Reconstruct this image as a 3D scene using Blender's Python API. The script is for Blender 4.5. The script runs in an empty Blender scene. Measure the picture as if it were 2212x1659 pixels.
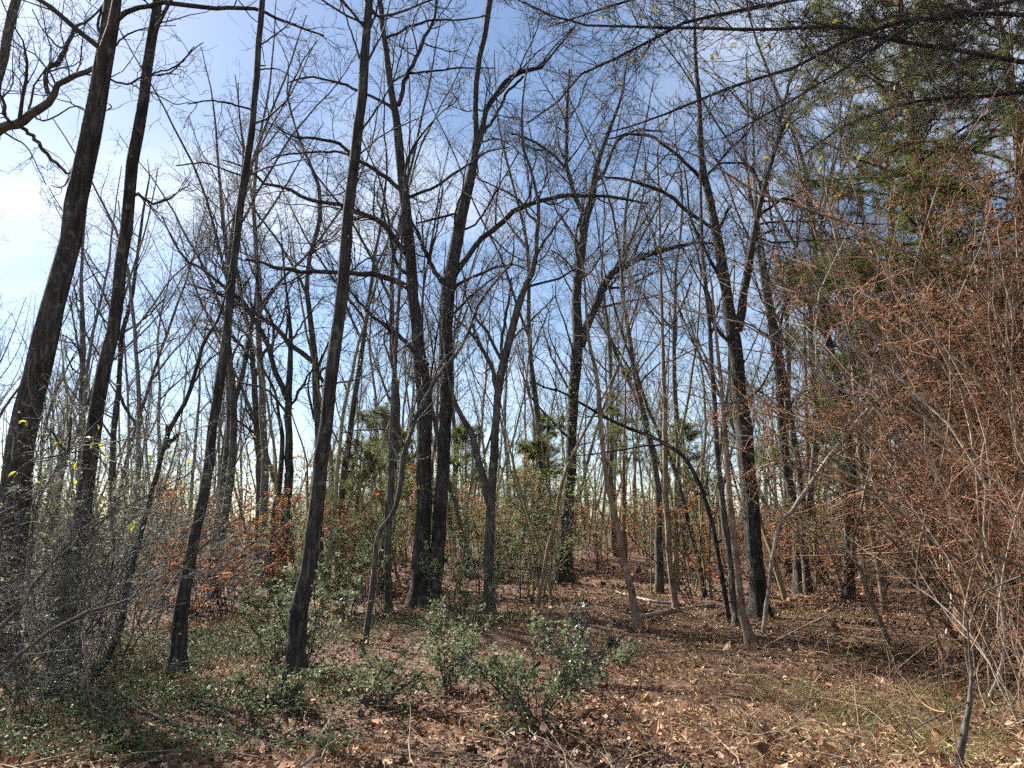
import bpy, math
import numpy as np

rng = np.random.default_rng(11)
scene = bpy.context.scene
COL = scene.collection
R = math.radians

# ---------------------------------------------------------------- camera, sky, sun, exposure
PITCH, FPX, CX, CY, EYE = R(11.0), 1600.0, 1106.0, 829.5, 1.6
cam_d = bpy.data.cameras.new('camera')
cam_d.sensor_fit = 'HORIZONTAL'; cam_d.sensor_width = 36.0
cam_d.lens = 36.0 * FPX / 2212.0
cam_d.clip_start = 0.05; cam_d.clip_end = 3000.0
cam = bpy.data.objects.new('camera', cam_d); COL.objects.link(cam)
cam.location = (0, 0, EYE); cam.rotation_euler = (R(90) + PITCH, 0, 0)
scene.camera = cam

SUN_AZ, SUN_EL = R(-48.0), R(40.0)          # azimuth measured from the view direction (+Y), negative = left
world = bpy.data.worlds.new('World'); scene.world = world; world.use_nodes = True
nt = world.node_tree; nt.nodes.clear()
n_out = nt.nodes.new('ShaderNodeOutputWorld'); n_bg = nt.nodes.new('ShaderNodeBackground')
n_sky = nt.nodes.new('ShaderNodeTexSky'); n_sky.sky_type = 'NISHITA'; n_sky.sun_disc = False
n_sky.sun_elevation = SUN_EL; n_sky.sun_rotation = SUN_AZ
n_sky.air_density = 1.0; n_sky.dust_density = 0.4; n_sky.ozone_density = 2.0
n_tc = nt.nodes.new('ShaderNodeTexCoord')
n_sep = nt.nodes.new('ShaderNodeSeparateXYZ'); nt.links.new(n_tc.outputs['Generated'], n_sep.inputs[0])
n_mx = nt.nodes.new('ShaderNodeMath'); n_mx.operation = 'MAXIMUM'; n_mx.inputs[1].default_value = 0.0
nt.links.new(n_sep.outputs['Z'], n_mx.inputs[0])
n_ad = nt.nodes.new('ShaderNodeMath'); n_ad.operation = 'ADD'; n_ad.inputs[1].default_value = 0.22
nt.links.new(n_mx.outputs[0], n_ad.inputs[0])
n_dx = nt.nodes.new('ShaderNodeMath'); n_dx.operation = 'DIVIDE'
n_dy = nt.nodes.new('ShaderNodeMath'); n_dy.operation = 'DIVIDE'
nt.links.new(n_sep.outputs['X'], n_dx.inputs[0]); nt.links.new(n_ad.outputs[0], n_dx.inputs[1])
nt.links.new(n_sep.outputs['Y'], n_dy.inputs[0]); nt.links.new(n_ad.outputs[0], n_dy.inputs[1])
n_cmb = nt.nodes.new('ShaderNodeCombineXYZ')
nt.links.new(n_dx.outputs[0], n_cmb.inputs[0]); nt.links.new(n_dy.outputs[0], n_cmb.inputs[1])
n_noi = nt.nodes.new('ShaderNodeTexNoise'); n_noi.inputs['Scale'].default_value = 0.9
n_noi.inputs['Detail'].default_value = 7.0; n_noi.inputs['Roughness'].default_value = 0.55
n_noi.inputs['Distortion'].default_value = 0.4
n_map = nt.nodes.new('ShaderNodeMapping'); n_map.inputs['Location'].default_value = (18.5, 9.5, 3.85)
nt.links.new(n_cmb.outputs[0], n_map.inputs['Vector']); nt.links.new(n_map.outputs[0], n_noi.inputs['Vector'])
n_rmp = nt.nodes.new('ShaderNodeValToRGB')
n_rmp.color_ramp.elements[0].position = 0.45; n_rmp.color_ramp.elements[0].color = (0, 0, 0, 1)
n_rmp.color_ramp.elements[1].position = 0.68; n_rmp.color_ramp.elements[1].color = (0.8, 0.8, 0.8, 1)
nt.links.new(n_noi.outputs['Fac'], n_rmp.inputs['Fac'])
n_mix = nt.nodes.new('ShaderNodeMixRGB'); n_mix.inputs['Color2'].default_value = (7.6, 8.0, 8.5, 1)
nt.links.new(n_rmp.outputs['Color'], n_mix.inputs['Fac']); nt.links.new(n_sky.outputs['Color'], n_mix.inputs['Color1'])
nt.links.new(n_mix.outputs['Color'], n_bg.inputs['Color'])
n_bg.inputs['Strength'].default_value = 0.05
nt.links.new(n_bg.outputs[0], n_out.inputs['Surface'])

sun_d = bpy.data.lights.new('sun', 'SUN'); sun_d.energy = 5.0; sun_d.angle = R(0.6); sun_d.color = (1.0, 0.945, 0.87)
sun = bpy.data.objects.new('sun', sun_d); COL.objects.link(sun)
sun.rotation_euler = (R(90) - SUN_EL, 0, math.pi - SUN_AZ)
sun.location = (-20, 20, 30)

vs = scene.view_settings
vs.view_transform = 'Standard'; vs.look = 'None'; vs.exposure = 1.75; vs.gamma = 1.0; vs.use_curve_mapping = False
scene.cycles.max_bounces = 3; scene.cycles.diffuse_bounces = 2; scene.cycles.glossy_bounces = 2
scene.cycles.transmission_bounces = 3
scene.cycles.use_denoising = False
scene.cycles.use_adaptive_sampling = True; scene.cycles.adaptive_threshold = 0.04; scene.cycles.adaptive_min_samples = 12

# ---------------------------------------------------------------- materials
def mat(name, cols, rough=0.85, scale=(8, 8, 8), bump=0.0, bump_dist=0.01, island=0.0, transl=0.0, detail=5.0,
        noise_scale=1.0, spec=0.3, island_stops=None, lichen=0.0):
    m = bpy.data.materials.new(name); m.use_nodes = True
    t = m.node_tree; b = t.nodes['Principled BSDF']; out = t.nodes['Material Output']
    tc = t.nodes.new('ShaderNodeTexCoord'); mp = t.nodes.new('ShaderNodeMapping')
    mp.inputs['Scale'].default_value = scale
    t.links.new(tc.outputs['Object'], mp.inputs['Vector'])
    nz = t.nodes.new('ShaderNodeTexNoise'); nz.inputs['Scale'].default_value = noise_scale
    nz.inputs['Detail'].default_value = detail; nz.inputs['Roughness'].default_value = 0.65
    t.links.new(mp.outputs[0], nz.inputs['Vector'])
    rp = t.nodes.new('ShaderNodeValToRGB')
    fac = nz.outputs['Fac']
    lo, hi = 0.32, 0.68
    if island:
        g = t.nodes.new('ShaderNodeNewGeometry')
        fac = g.outputs['Random Per Island']; lo, hi = 0.0, 1.0
    t.links.new(fac, rp.inputs['Fac'])
    els = rp.color_ramp.elements
    while len(els) < len(cols): els.new(0.5)
    for i, c in enumerate(cols):
        els[i].position = lo + (hi - lo) * i / (len(cols) - 1); els[i].color = (*c, 1)
    if island_stops:
        for i, p in enumerate(island_stops): els[i].position = p
    colour = rp.outputs['Color']
    if lichen:
        n2 = t.nodes.new('ShaderNodeTexNoise'); n2.inputs['Scale'].default_value = 2.3; n2.inputs['Detail'].default_value = 3
        t.links.new(tc.outputs['Object'], n2.inputs['Vector'])
        r2 = t.nodes.new('ShaderNodeValToRGB'); r2.color_ramp.elements[0].position = 0.3; r2.color_ramp.elements[0].color = (0.55, 0.5, 0.47, 1)
        r2.color_ramp.elements[1].position = 0.7; r2.color_ramp.elements[1].color = (1.35, 1.35, 1.3, 1); t.links.new(n2.outputs['Fac'], r2.inputs['Fac'])
        ml = t.nodes.new('ShaderNodeMixRGB'); ml.blend_type = 'MULTIPLY'; ml.inputs['Fac'].default_value = 1.0
        t.links.new(colour, ml.inputs['Color1']); t.links.new(r2.outputs['Color'], ml.inputs['Color2'])
        n3 = t.nodes.new('ShaderNodeTexNoise'); n3.inputs['Scale'].default_value = 9.0; n3.inputs['Detail'].default_value = 4
        t.links.new(tc.outputs['Object'], n3.inputs['Vector'])
        r3 = t.nodes.new('ShaderNodeValToRGB'); r3.color_ramp.elements[0].position = 0.6; r3.color_ramp.elements[0].color = (0, 0, 0, 1)
        r3.color_ramp.elements[1].position = 0.68; r3.color_ramp.elements[1].color = (lichen, lichen, lichen, 1); t.links.new(n3.outputs['Fac'], r3.inputs['Fac'])
        m3 = t.nodes.new('ShaderNodeMixRGB'); m3.inputs['Color2'].default_value = (0.2, 0.22, 0.15, 1)
        t.links.new(r3.outputs['Color'], m3.inputs['Fac']); t.links.new(ml.outputs['Color'], m3.inputs['Color1']); colour = m3.outputs['Color']
    t.links.new(colour, b.inputs['Base Color'])
    b.inputs['Roughness'].default_value = rough
    b.inputs['Specular IOR Level'].default_value = spec
    if bump:
        bp = t.nodes.new('ShaderNodeBump'); bp.inputs['Strength'].default_value = bump
        bp.inputs['Distance'].default_value = bump_dist
        t.links.new(nz.outputs['Fac'], bp.inputs['Height']); t.links.new(bp.outputs[0], b.inputs['Normal'])
    if transl:
        tr = t.nodes.new('ShaderNodeBsdfTranslucent'); t.links.new(rp.outputs['Color'], tr.inputs['Color'])
        mx = t.nodes.new('ShaderNodeMixShader'); mx.inputs[0].default_value = transl
        t.links.new(b.outputs[0], mx.inputs[1]); t.links.new(tr.outputs[0], mx.inputs[2])
        t.links.new(mx.outputs[0], out.inputs['Surface'])
    return m

M = {}
M['bark_dark'] = mat('bark_dark', [(0.014, 0.0132, 0.0125), (0.046, 0.043, 0.04), (0.12, 0.114, 0.105)], 0.95, (26, 26, 4), 1.0, 0.06, lichen=0.45)
M['bark_grey'] = mat('bark_grey', [(0.028, 0.026, 0.024), (0.072, 0.067, 0.061), (0.15, 0.14, 0.125)], 0.95, (30, 30, 7), 0.9, 0.02, lichen=0.7)
M['bark_sunlit_tan'] = mat('bark_sunlit_tan', [(0.10, 0.072, 0.05), (0.21, 0.155, 0.11), (0.34, 0.27, 0.20)], 0.9, (26, 26, 8), 0.6, 0.012, lichen=0.35)  # sunlit look of the right-hand saplings put into the bark colour
M['bark_red'] = mat('bark_red', [(0.09, 0.05, 0.035), (0.22, 0.12, 0.075), (0.34, 0.2, 0.13)], 0.95, (22, 22, 6), 1.0, 0.03, lichen=0.2)
M['bark_far'] = mat('bark_far', [(0.06, 0.056, 0.052), (0.13, 0.122, 0.113), (0.22, 0.21, 0.195)], 0.95, (20, 20, 7), 0.6, 0.02)
M['bark_green'] = mat('bark_green', [(0.09, 0.085, 0.04), (0.2, 0.19, 0.09), (0.32, 0.29, 0.16)], 0.85, (26, 26, 8), 0.5, 0.01)
M['twig'] = mat('twig', [(0.03, 0.027, 0.025), (0.075, 0.066, 0.06)], 0.85, (3, 3, 3))
M['twig_grey'] = mat('twig_grey', [(0.08, 0.073, 0.067), (0.19, 0.175, 0.16)], 0.85, (3, 3, 3))
M['twig_tan'] = mat('twig_tan', [(0.095, 0.042, 0.02), (0.2, 0.098, 0.05), (0.34, 0.2, 0.12)], 0.75, island=1)
M['privet'] = mat('privet', [(0.08, 0.105, 0.042), (0.155, 0.19, 0.088), (0.26, 0.28, 0.16)], 0.55, island=1, transl=0.4, spec=0.3)
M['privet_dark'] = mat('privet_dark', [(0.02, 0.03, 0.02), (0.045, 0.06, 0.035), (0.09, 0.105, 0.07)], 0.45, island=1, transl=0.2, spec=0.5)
M['leaf_far'] = mat('leaf_far', [(0.095, 0.115, 0.034), (0.18, 0.2, 0.068), (0.26, 0.26, 0.105)], 0.6, island=1, transl=0.5)
M['leaf_yellow'] = mat('leaf_yellow', [(0.22, 0.26, 0.03), (0.42, 0.42, 0.05), (0.5, 0.42, 0.06)], 0.5, island=1, transl=0.45)
M['leaf_brown'] = mat('leaf_brown', [(0.11, 0.045, 0.02), (0.22, 0.10, 0.047), (0.31, 0.165, 0.09)], 0.7, island=1, transl=0.4)
M['leaf_rust'] = mat('leaf_rust', [(0.17, 0.062, 0.026), (0.31, 0.125, 0.05), (0.40, 0.19, 0.09)], 0.7, island=1, transl=0.5)
M['needle'] = mat('needle', [(0.06, 0.078, 0.02), (0.12, 0.142, 0.04), (0.19, 0.195, 0.062)], 0.55, island=1, transl=0.45)
M['litter'] = mat('litter', [(0.11, 0.045, 0.022), (0.25, 0.122, 0.062), (0.38, 0.22, 0.12), (0.58, 0.41, 0.265)], 0.75, island=1, transl=0.12,
                  island_stops=(0.0, 0.35, 0.7, 1.0))
M['litter_dark'] = mat('litter_dark', [(0.05, 0.026, 0.016), (0.12, 0.066, 0.042), (0.24, 0.15, 0.10)], 0.65, island=1)
M['cover'] = mat('cover', [(0.05, 0.075, 0.03), (0.10, 0.13, 0.055), (0.18, 0.205, 0.1)], 0.6, island=1, transl=0.25)
M['straw'] = mat('straw', [(0.18, 0.115, 0.055), (0.34, 0.25, 0.12), (0.48, 0.40, 0.22)], 0.7, island=1)
M['soil'] = mat('soil', [(0.04, 0.022, 0.013), (0.10, 0.055, 0.032), (0.18, 0.105, 0.065)], 0.95, (9, 9, 9), 1.0, 0.06, detail=8)
M['deadwood'] = mat('deadwood', [(0.12, 0.095, 0.075), (0.3, 0.25, 0.2), (0.46, 0.41, 0.35)], 0.9, (14, 14, 14), 0.7, 0.01)

# ---------------------------------------------------------------- terrain and pixel helpers
def hgt(x, y):
    x = np.asarray(x, float); y = np.asarray(y, float)
    h = 0.05 * np.sin(0.55 * x + 1.3) * np.cos(0.43 * y) + 0.035 * np.sin(1.3 * x - 0.9 * y) + 0.02 * np.sin(2.9 * y + 1.7 * x) + 0.014 * np.sin(6.1 * x + 2 * np.sin(2.3 * y)) * np.sin(5.3 * y + 1.1)
    d = np.hypot(x, y)
    return h * np.clip(d / 3, 0, 1) + 2.4 * np.clip((d - 20) / 75, 0, 1) ** 1.3

fw = np.array([0, math.cos(PITCH), math.sin(PITCH)]); up = np.array([0, -math.sin(PITCH), math.cos(PITCH)])
def ray(px, py):
    return fw + np.array([1, 0, 0]) * ((px - CX) / FPX) + up * ((CY - py) / FPX)
def at(px, py, Y):
    d = ray(px, py); return np.array([0, 0, EYE]) + d * (Y / d[1])
def on_ground(px, py):
    d = ray(px, py); z = 0.0
    for _ in range(12):
        t = (z - EYE) / d[2]; p = np.array([0, 0, EYE]) + d * t; z = float(hgt(p[0], p[1]))
    return p

# ---------------------------------------------------------------- geometry helpers
def unit(v): return v / np.maximum(np.linalg.norm(v, axis=-1, keepdims=True), 1e-9)

def catmull(P, K):
    P = np.asarray(P, float)
    if len(P) == 2: P = np.array([P[0], (P[0] + P[1]) / 2, P[1]])
    Q = np.vstack([2 * P[0] - P[1], P, 2 * P[-1] - P[-2]])
    seg = np.linalg.norm(np.diff(P[:, :3], axis=0), axis=1); cum = np.r_[0, np.cumsum(seg)]
    s = np.linspace(0, cum[-1], K); i = np.clip(np.searchsorted(cum, s, 'right') - 1, 0, len(P) - 2)
    t = ((s - cum[i]) / np.maximum(seg[i], 1e-9))[:, None]
    a, b, c, d = Q[i], Q[i + 1], Q[i + 2], Q[i + 3]
    return 0.5 * (2 * b + (c - a) * t + (2 * a - 5 * b + 4 * c - d) * t ** 2 + (3 * b - a - 3 * c + d) * t ** 3)

class Geo:
    def __init__(s): s.v = []; s.q = []; s.t = []; s.n = 0
    def add(s, v, q=None, t=None):
        s.v.append(v)
        if q is not None: s.q.append(q + s.n)
        if t is not None: s.t.append(t + s.n)
        s.n += len(v)
    def tubes(s, P, Rd, sides=3, mul=None):
        P = np.asarray(P, float); Rd = np.asarray(Rd, float)
        if P.ndim == 2: P = P[None]; Rd = Rd[None]
        m, k, _ = P.shape
        if m == 0: return
        T = unit(np.gradient(P, axis=1)); ch = unit(P[:, -1] - P[:, 0])
        ref = np.where(np.abs(ch[:, 2:3]) > 0.7, np.array([[1.0, 0.1, 0]]), np.array([[0.1, 0, 1.0]]))
        ref = np.broadcast_to(ref[:, None], P.shape)
        N = unit(ref - (ref * T).sum(-1, keepdims=True) * T); B = np.cross(T, N)
        a = np.arange(sides) * 2 * math.pi / sides
        rr = Rd[:, :, None] * (1 if mul is None else mul)
        rr = np.broadcast_to(rr, (m, k, sides))
        V = P[:, :, None] + rr[..., None] * (np.cos(a)[None, None, :, None] * N[:, :, None] + np.sin(a)[None, None, :, None] * B[:, :, None])
        idx = np.arange(m * k * sides).reshape(m, k, sides)
        nx = np.roll(idx, -1, axis=2)
        Q = np.stack([idx[:, :-1], nx[:, :-1], nx[:, 1:], idx[:, 1:]], -1).reshape(-1, 4)
        s.add(V.reshape(-1, 3), q=Q)
    def leaves(s, p, size, aspect=0.5, flat=0.0, fold=0.15, dirs=None, r=None):
        r = r or rng
        n = len(p)
        if n == 0: return
        size = np.broadcast_to(np.asarray(size, float), (n,))[:, None]
        nrm = r.normal(size=(n, 3)); nrm[:, 2] = np.abs(nrm[:, 2]) + flat; nrm = unit(nrm)
        a = r.normal(size=(n, 3)) if dirs is None else dirs + 0.5 * r.normal(size=(n, 3))
        a = unit(a - (a * nrm).sum(1, keepdims=True) * nrm); b = np.cross(nrm, a)
        asp = aspect * r.uniform(0.75, 1.25, (n, 1))
        v0 = p; v2 = p + a * size + nrm * size * r.uniform(-0.2, 0.2, (n, 1))
        f = nrm * size * fold * r.uniform(-0.5, 1.5, (n, 1))
        v1 = p + a * size * 0.45 + b * size * asp * 0.5 + f; v3 = p + a * size * 0.45 - b * size * asp * 0.5 + f
        V = np.stack([v0, v1, v2, v3], 1).reshape(-1, 3)
        i = np.arange(n)[:, None] * 4
        s.add(V, t=np.concatenate([i + [0, 1, 2], i + [0, 2, 3]], 1).reshape(-1, 3))
    def needles(s, p, d, n, L, w, r=None):
        r = r or rng
        m = len(p); P = np.repeat(p, n, 0); D = np.repeat(d, n, 0)
        dv = unit(D * 0.7 + r.normal(size=P.shape) * 0.75)
        sd = unit(np.cross(dv, r.normal(size=P.shape)))
        ln = L * r.uniform(0.7, 1.2, (m * n, 1))
        base = P + dv * r.uniform(0, 0.25, (m * n, 1)) * L
        V = np.stack([base - sd * w, base + sd * w, base + dv * ln], 1).reshape(-1, 3)
        s.add(V, t=np.arange(m * n * 3).reshape(-1, 3))
    def mesh(s, name, m, origin=(0, 0, 0), smooth=True):
        me = bpy.data.meshes.new(name)
        V = np.concatenate(s.v) - np.asarray(origin, float)
        q = np.concatenate(s.q) if s.q else np.zeros((0, 4), int)
        t = np.concatenate(s.t) if s.t else np.zeros((0, 3), int)
        me.vertices.add(len(V)); me.vertices.foreach_set('co', V.astype(np.float32).ravel())
        loops = np.concatenate([q.ravel(), t.ravel()]).astype(np.int32)
        me.loops.add(len(loops)); me.loops.foreach_set('vertex_index', loops)
        starts = np.concatenate([np.arange(len(q)) * 4, len(q) * 4 + np.arange(len(t)) * 3]).astype(np.int32)
        me.polygons.add(len(starts)); me.polygons.foreach_set('loop_start', starts)
        me.polygons.foreach_set('use_smooth', np.full(len(starts), smooth))
        me.update(calc_edges=True); me.materials.append(M[m] if isinstance(m, str) else m)
        return me

def thing(name, label, cat, loc, group=None):
    o = bpy.data.objects.new(name, None); o.empty_display_size = 0.2
    COL.objects.link(o); o.location = [float(c) for c in loc]
    o['label'] = label; o['category'] = cat
    if group: o['group'] = group
    return o
def part(name, geo, m, parent, origin, kind=None, smooth=True):
    o = bpy.data.objects.new(name, geo.mesh(name, m, origin, smooth)); COL.objects.link(o); o.parent = parent
    if kind: o['kind'] = kind
    return o
def solo(name, geo, m, label=None, cat=None, kind=None, origin=(0, 0, 0), group=None, smooth=True):
    o = bpy.data.objects.new(name, geo.mesh(name, m, origin, smooth)); COL.objects.link(o); o.location = [float(c) for c in origin]
    if label: o['label'] = label
    if cat: o['category'] = cat
    if kind: o['kind'] = kind
    if group: o['group'] = group
    return o
def copy_tree(src, loc, rz, sc, label=None, tilt=(0, 0)):
    c = src.copy(); COL.objects.link(c); c.location = [float(v) for v in loc]
    c.rotation_euler = (tilt[0], tilt[1], rz); c.scale = (sc, sc, sc)
    if label: c['label'] = label
    if 'placed' in c: del c['placed']
    for ch in src.children:
        d = ch.copy(); COL.objects.link(d); d.parent = c
    return c

# ---------------------------------------------------------------- branching
def grow(st, dr, ln, r0, r1, K, wig=0.25, trop=0.05, r=None):
    r = r or rng
    d = unit(dr); P = [st]; step = (ln / (K - 1))[:, None]
    for k in range(K - 1):
        d = unit(d + wig * r.normal(size=d.shape) + np.array([0, 0, trop])); P.append(P[-1] + d * step)
    P = np.stack(P, 1); w = np.linspace(0, 1, K)[None]
    return P, r0[:, None] * (1 - w) + r1[:, None] * w
def sprout(P, Rd, n, t0=0.15, t1=0.98, ang=(35, 75), r=None, flat=0.0):
    """n children per parent (int array): start point, direction, parent radius there, remaining share"""
    r = r or rng
    m, K, _ = P.shape; n = np.broadcast_to(n, (m,)); i = np.repeat(np.arange(m), n)
    t = r.uniform(t0, t1, len(i)); f = t * (K - 1); k = np.minimum(f.astype(int), K - 2); u = (f - k)[:, None]
    p = P[i, k] * (1 - u) + P[i, k + 1] * u; tan = unit(P[i, k + 1] - P[i, k])
    rad = Rd[i, k] * (1 - u[:, 0]) + Rd[i, k + 1] * u[:, 0]
    v = r.normal(size=p.shape); v[:, 2] *= (1 - flat); pe = unit(v - (v * tan).sum(1, keepdims=True) * tan)
    a = np.radians(r.uniform(ang[0], ang[1], len(i)))[:, None]
    return p, np.cos(a) * tan + np.sin(a) * pe, rad, t, i
def length(P): return np.linalg.norm(np.diff(P, axis=1), axis=2).sum(1)
def samp(P, n, r=None, t0=0.0):
    p, d, _, _, _ = sprout(P, np.ones(P.shape[:2]), n, t0, 1.0, (10, 60), r); return p, d

def ramify(G, mains, q=1.0, clear=3.0, zbase=0.0, trunk_n=22, twig=0.003, r=None, trop=0.06, lmax=3.0, ld=4.4):
    """branches and twigs on the main polylines; mains = [(P(K,3), R(K), is_trunk)]"""
    r = r or rng
    wg = r.uniform(0.13, 0.27)
    BP, BR = [], []
    for P, Rd, tr in mains:
        L = float(length(P[None])[0])
        n = int((trunk_n if tr else max(3, ld * L)) * (0.5 + 0.5 * q))
        p, d, rad, t, _ = sprout(P[None], Rd[None], n, 0.1 if tr else 0.2, 0.995, (30, 70), r)
        if tr:
            k = p[:, 2] - zbase > clear * r.uniform(0.75, 1.2, len(p)); p, d, rad, t = p[k], d[k], rad[k], t[k]
        if len(p) == 0: continue
        r0 = np.clip(rad * r.uniform(0.2, 0.5, len(p)), 0.006, 0.045)
        ln = np.clip(r0 * r.uniform(70, 130, len(p)), 0.5, lmax)
        b, br = grow(p, d, ln, r0, r0 * 0.25, 9, wg, trop, r); BP.append(b); BR.append(br)
    if not BP: return
    B = np.concatenate(BP); Br = np.concatenate(BR); LB = length(B)
    G.tubes(B, Br, 4)
    nC = np.maximum(2, (LB * 5.6 * (0.4 + 0.6 * q)).astype(int))
    p, d, rad, t, i = sprout(B, Br, nC, 0.12, 1.0, (30, 65), r)
    r0 = np.clip(rad * r.uniform(0.35, 0.65, len(p)), twig * 1.2, 0.012)
    ln = np.clip(LB[i] * r.uniform(0.25, 0.5, len(p)) * (1.1 - 0.5 * t), 0.25, 1.5)
    C, Cr = grow(p, d, ln, r0, np.full(len(p), twig * 0.8), 6, wg + 0.03, trop, r); G.tubes(C, Cr, 3)
    LC = length(C)
    nD = np.maximum(1, (LC * 10.5 * q).astype(int) + 1)
    p, d, rad, t, i = sprout(C, Cr, nD, 0.1, 1.0, (25, 65), r)
    ln = np.clip(LC[i] * r.uniform(0.3, 0.6, len(p)), 0.12, 0.6)
    D, Dr = grow(p, d, ln, np.full(len(p), twig), np.full(len(p), twig * 0.5), 3, 0.3, trop, r); G.tubes(D, Dr, 3)
    return C, D

def trunk_tube(G, P, Rd, sides=14, r=None, flare=0.55, rough=0.06):
    r = r or rng
    K = len(P); z = P[:, 2] - P[0, 2]
    a = np.arange(sides) * 2 * math.pi / sides
    ph = r.uniform(0, 6.28, 4)
    lobes = (np.sin(3 * a + ph[0]) + 0.6 * np.sin(5 * a + ph[1]))[None]
    mul = 1 + flare * np.exp(-np.maximum(z, 0) / 0.19)[:, None] * (1 + 0.35 * lobes) + rough * 0.5 * lobes
    mul = mul + rough * r.normal(size=(K, 1)) * 0.5 + rough * 0.5 * r.normal(size=(K, sides))
    G.tubes(P, Rd, sides, mul[None])

def hero(name, label, pts, limbs=(), Y=None, lean=0.0, ext=5.0, bark='bark_dark', twigm='twig', q=0.8, clear=4.0, trunk_n=22,
         seed=0, cat='tree', twig=0.003, group=None, lmax=3.0, stems=(), ld=4.4):
    r = np.random.default_rng(1000 + seed)
    b = on_ground(pts[0][0], pts[0][1]) if Y is None else at(pts[0][0], pts[0][1], Y)
    if Y is None: Y = b[1]
    elif b[2] != hgt(b[0], b[1]): b = np.array([b[0], Y, float(hgt(b[0], b[1]))])
    root = thing(name, label, cat, b, group)
    mains = []
    def line(pl, y0, y1, base=None, extend=0.0, K=30):
        n = len(pl); A = []
        for j, (x, y, w) in enumerate(pl):
            yy = y0 + (y1 - y0) * (j / max(1, n - 1)); p = at(x, y, yy)
            A.append([*p, w * yy / FPX / 2])
        A = np.array(A)
        if base is not None:
            A[0, :3] = base; A = np.vstack([[*(base - [0, 0, 0.15]), A[0, 3]], A])
        if extend:
            d = unit(A[-1, :3] - A[-3, :3]); d = unit(d + [0, 0, 0.35]); rr = A[-1, 3]
            for f in (0.35, 0.7, 1.0):
                A = np.vstack([A, [*(A[-1, :3] + d * extend * 0.33 + r.normal(size=3) * 0.12), max(0.008, rr * (1 - f * 0.9))]])
        C = catmull(A, K); return C[:, :3], np.maximum(C[:, 3], 0.003)
    P, Rd = line(pts, Y, Y + lean, b, ext, 34)
    P[2:-1] += r.normal(size=P[2:-1].shape) * np.minimum(0.012, Rd[2:-1, None] * 0.12)
    G = Geo(); trunk_tube(G, P, Rd, 14 if Rd[0] > 0.05 else 8, r, 0.75 if Rd[0] > 0.05 else 0.3)
    part('trunk', G, bark, root, b); mains.append((P, Rd, True))
    for pl in stems:
        P2, R2 = line(pl, Y + 0.02, Y + lean * 0.5 + r.uniform(-0.4, 0.4), None, ext, 30)
        G = Geo(); trunk_tube(G, P2, R2, 12, r, 0.0); part('trunk', G, bark, root, b); mains.append((P2, R2, True))
    for pl in limbs:
        # start depth: that of the nearest trunk point
        x0, y0 = pl[0][0], pl[0][1]
        z0 = at(x0, y0, Y)[2]; best = min(mains[:1 + len(stems)], key=lambda m: np.min(np.linalg.norm(m[0][:, [0, 2]] - at(x0, y0, Y)[[0, 2]], axis=1)))
        k = int(np.argmin(np.linalg.norm(best[0][:, [0, 2]] - at(x0, y0, Y)[[0, 2]], axis=1))); ys = best[0][k, 1]
        dy = r.uniform(-0.12, 0.12) * abs(pl[-1][0] - x0) / FPX * Y * 2.2
        P2, R2 = line(pl, ys, ys + dy, None, 0.0, 18)
        P2[1:-1] += r.normal(size=P2[1:-1].shape) * np.minimum(0.014, R2[1:-1, None] * 0.35)
        G = Geo(); G.tubes(P2, R2, 8); part('limb', G, bark, root, b); mains.append((P2, R2, False))
    G = Geo(); tws = ramify(G, mains, q, clear, b[2], trunk_n, twig, r, lmax=lmax, ld=ld)
    if G.n: part('crown', G, twigm, root, b, 'stuff')
    return root, tws, b

# ---------------------------------------------------------------- ground
G = Geo()
nr, na = 170, 190
rad = np.r_[0.02, 0.3 * (1500 / 0.3) ** (np.arange(nr) / (nr - 1))]
ang = np.arange(na) * 2 * math.pi / na
X = rad[:, None] * np.sin(ang); Y_ = rad[:, None] * np.cos(ang)
nz_ = rng.normal(size=X.shape) * np.clip(rad[:, None] * 0.001, 0, 0.004)
V = np.stack([X, Y_, hgt(X, Y_) + nz_], -1).reshape(-1, 3)
idx = np.arange((nr + 1) * na).reshape(nr + 1, na); nx = np.roll(idx, -1, 1)
G.add(V, q=np.stack([idx[:-1], idx[1:], nx[1:], nx[:-1]], -1).reshape(-1, 4))
solo('ground', G, 'soil', 'brown forest floor of bare soil under the fallen leaves', kind='structure')

# fallen leaves: tan drifts, dark damp patches, pine straw at the lower right
def spread_polar(n, r0, r1, amax, pw=0.9):
    d = r0 * (r1 / r0) ** rng.uniform(0, 1, n) ** pw; a = rng.uniform(-amax, amax, n)
    return d * np.sin(a), d * np.cos(a), d
def patch(x, y, k=1.0): return np.sin(k * 1.1 * x + 2 * np.sin(k * .7 * y)) * np.cos(k * 1.4 * y + np.sin(k * x * 1.9))
px_, py_, r_ = spread_polar(250000, 1.8, 48, 0.85)
damp = patch(px_ + 3, py_ - 2, 0.8) + 0.35 * rng.normal(size=len(px_)) > 0.42
keep = rng.uniform(size=len(px_)) < 0.8 + 0.45 * patch(px_, py_)
size = rng.lognormal(-3.45, 0.52, len(px_)) * np.clip(r_ / 11, 1, 2.2)
zz = hgt(px_, py_) + rng.uniform(0.0, 0.05, len(px_)) * (1 + 0.8 * patch(px_, py_, 2.1))
for nm, mk, m_, lb in (('leaf_litter', keep & ~damp, 'litter', 'dry tan fallen leaves covering the forest floor'), ('damp_leaf_litter', keep & damp, 'litter_dark', 'darker damp brown leaves in patches of the forest floor')):
    G = Geo(); G.leaves(np.stack([px_, py_, zz], 1)[mk], size[mk], 0.6, flat=0.7, fold=0.3); solo(nm, G, m_, lb, kind='stuff', smooth=False)
px_, py_, r_ = spread_polar(90000, 2.2, 26, 0.8)
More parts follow.
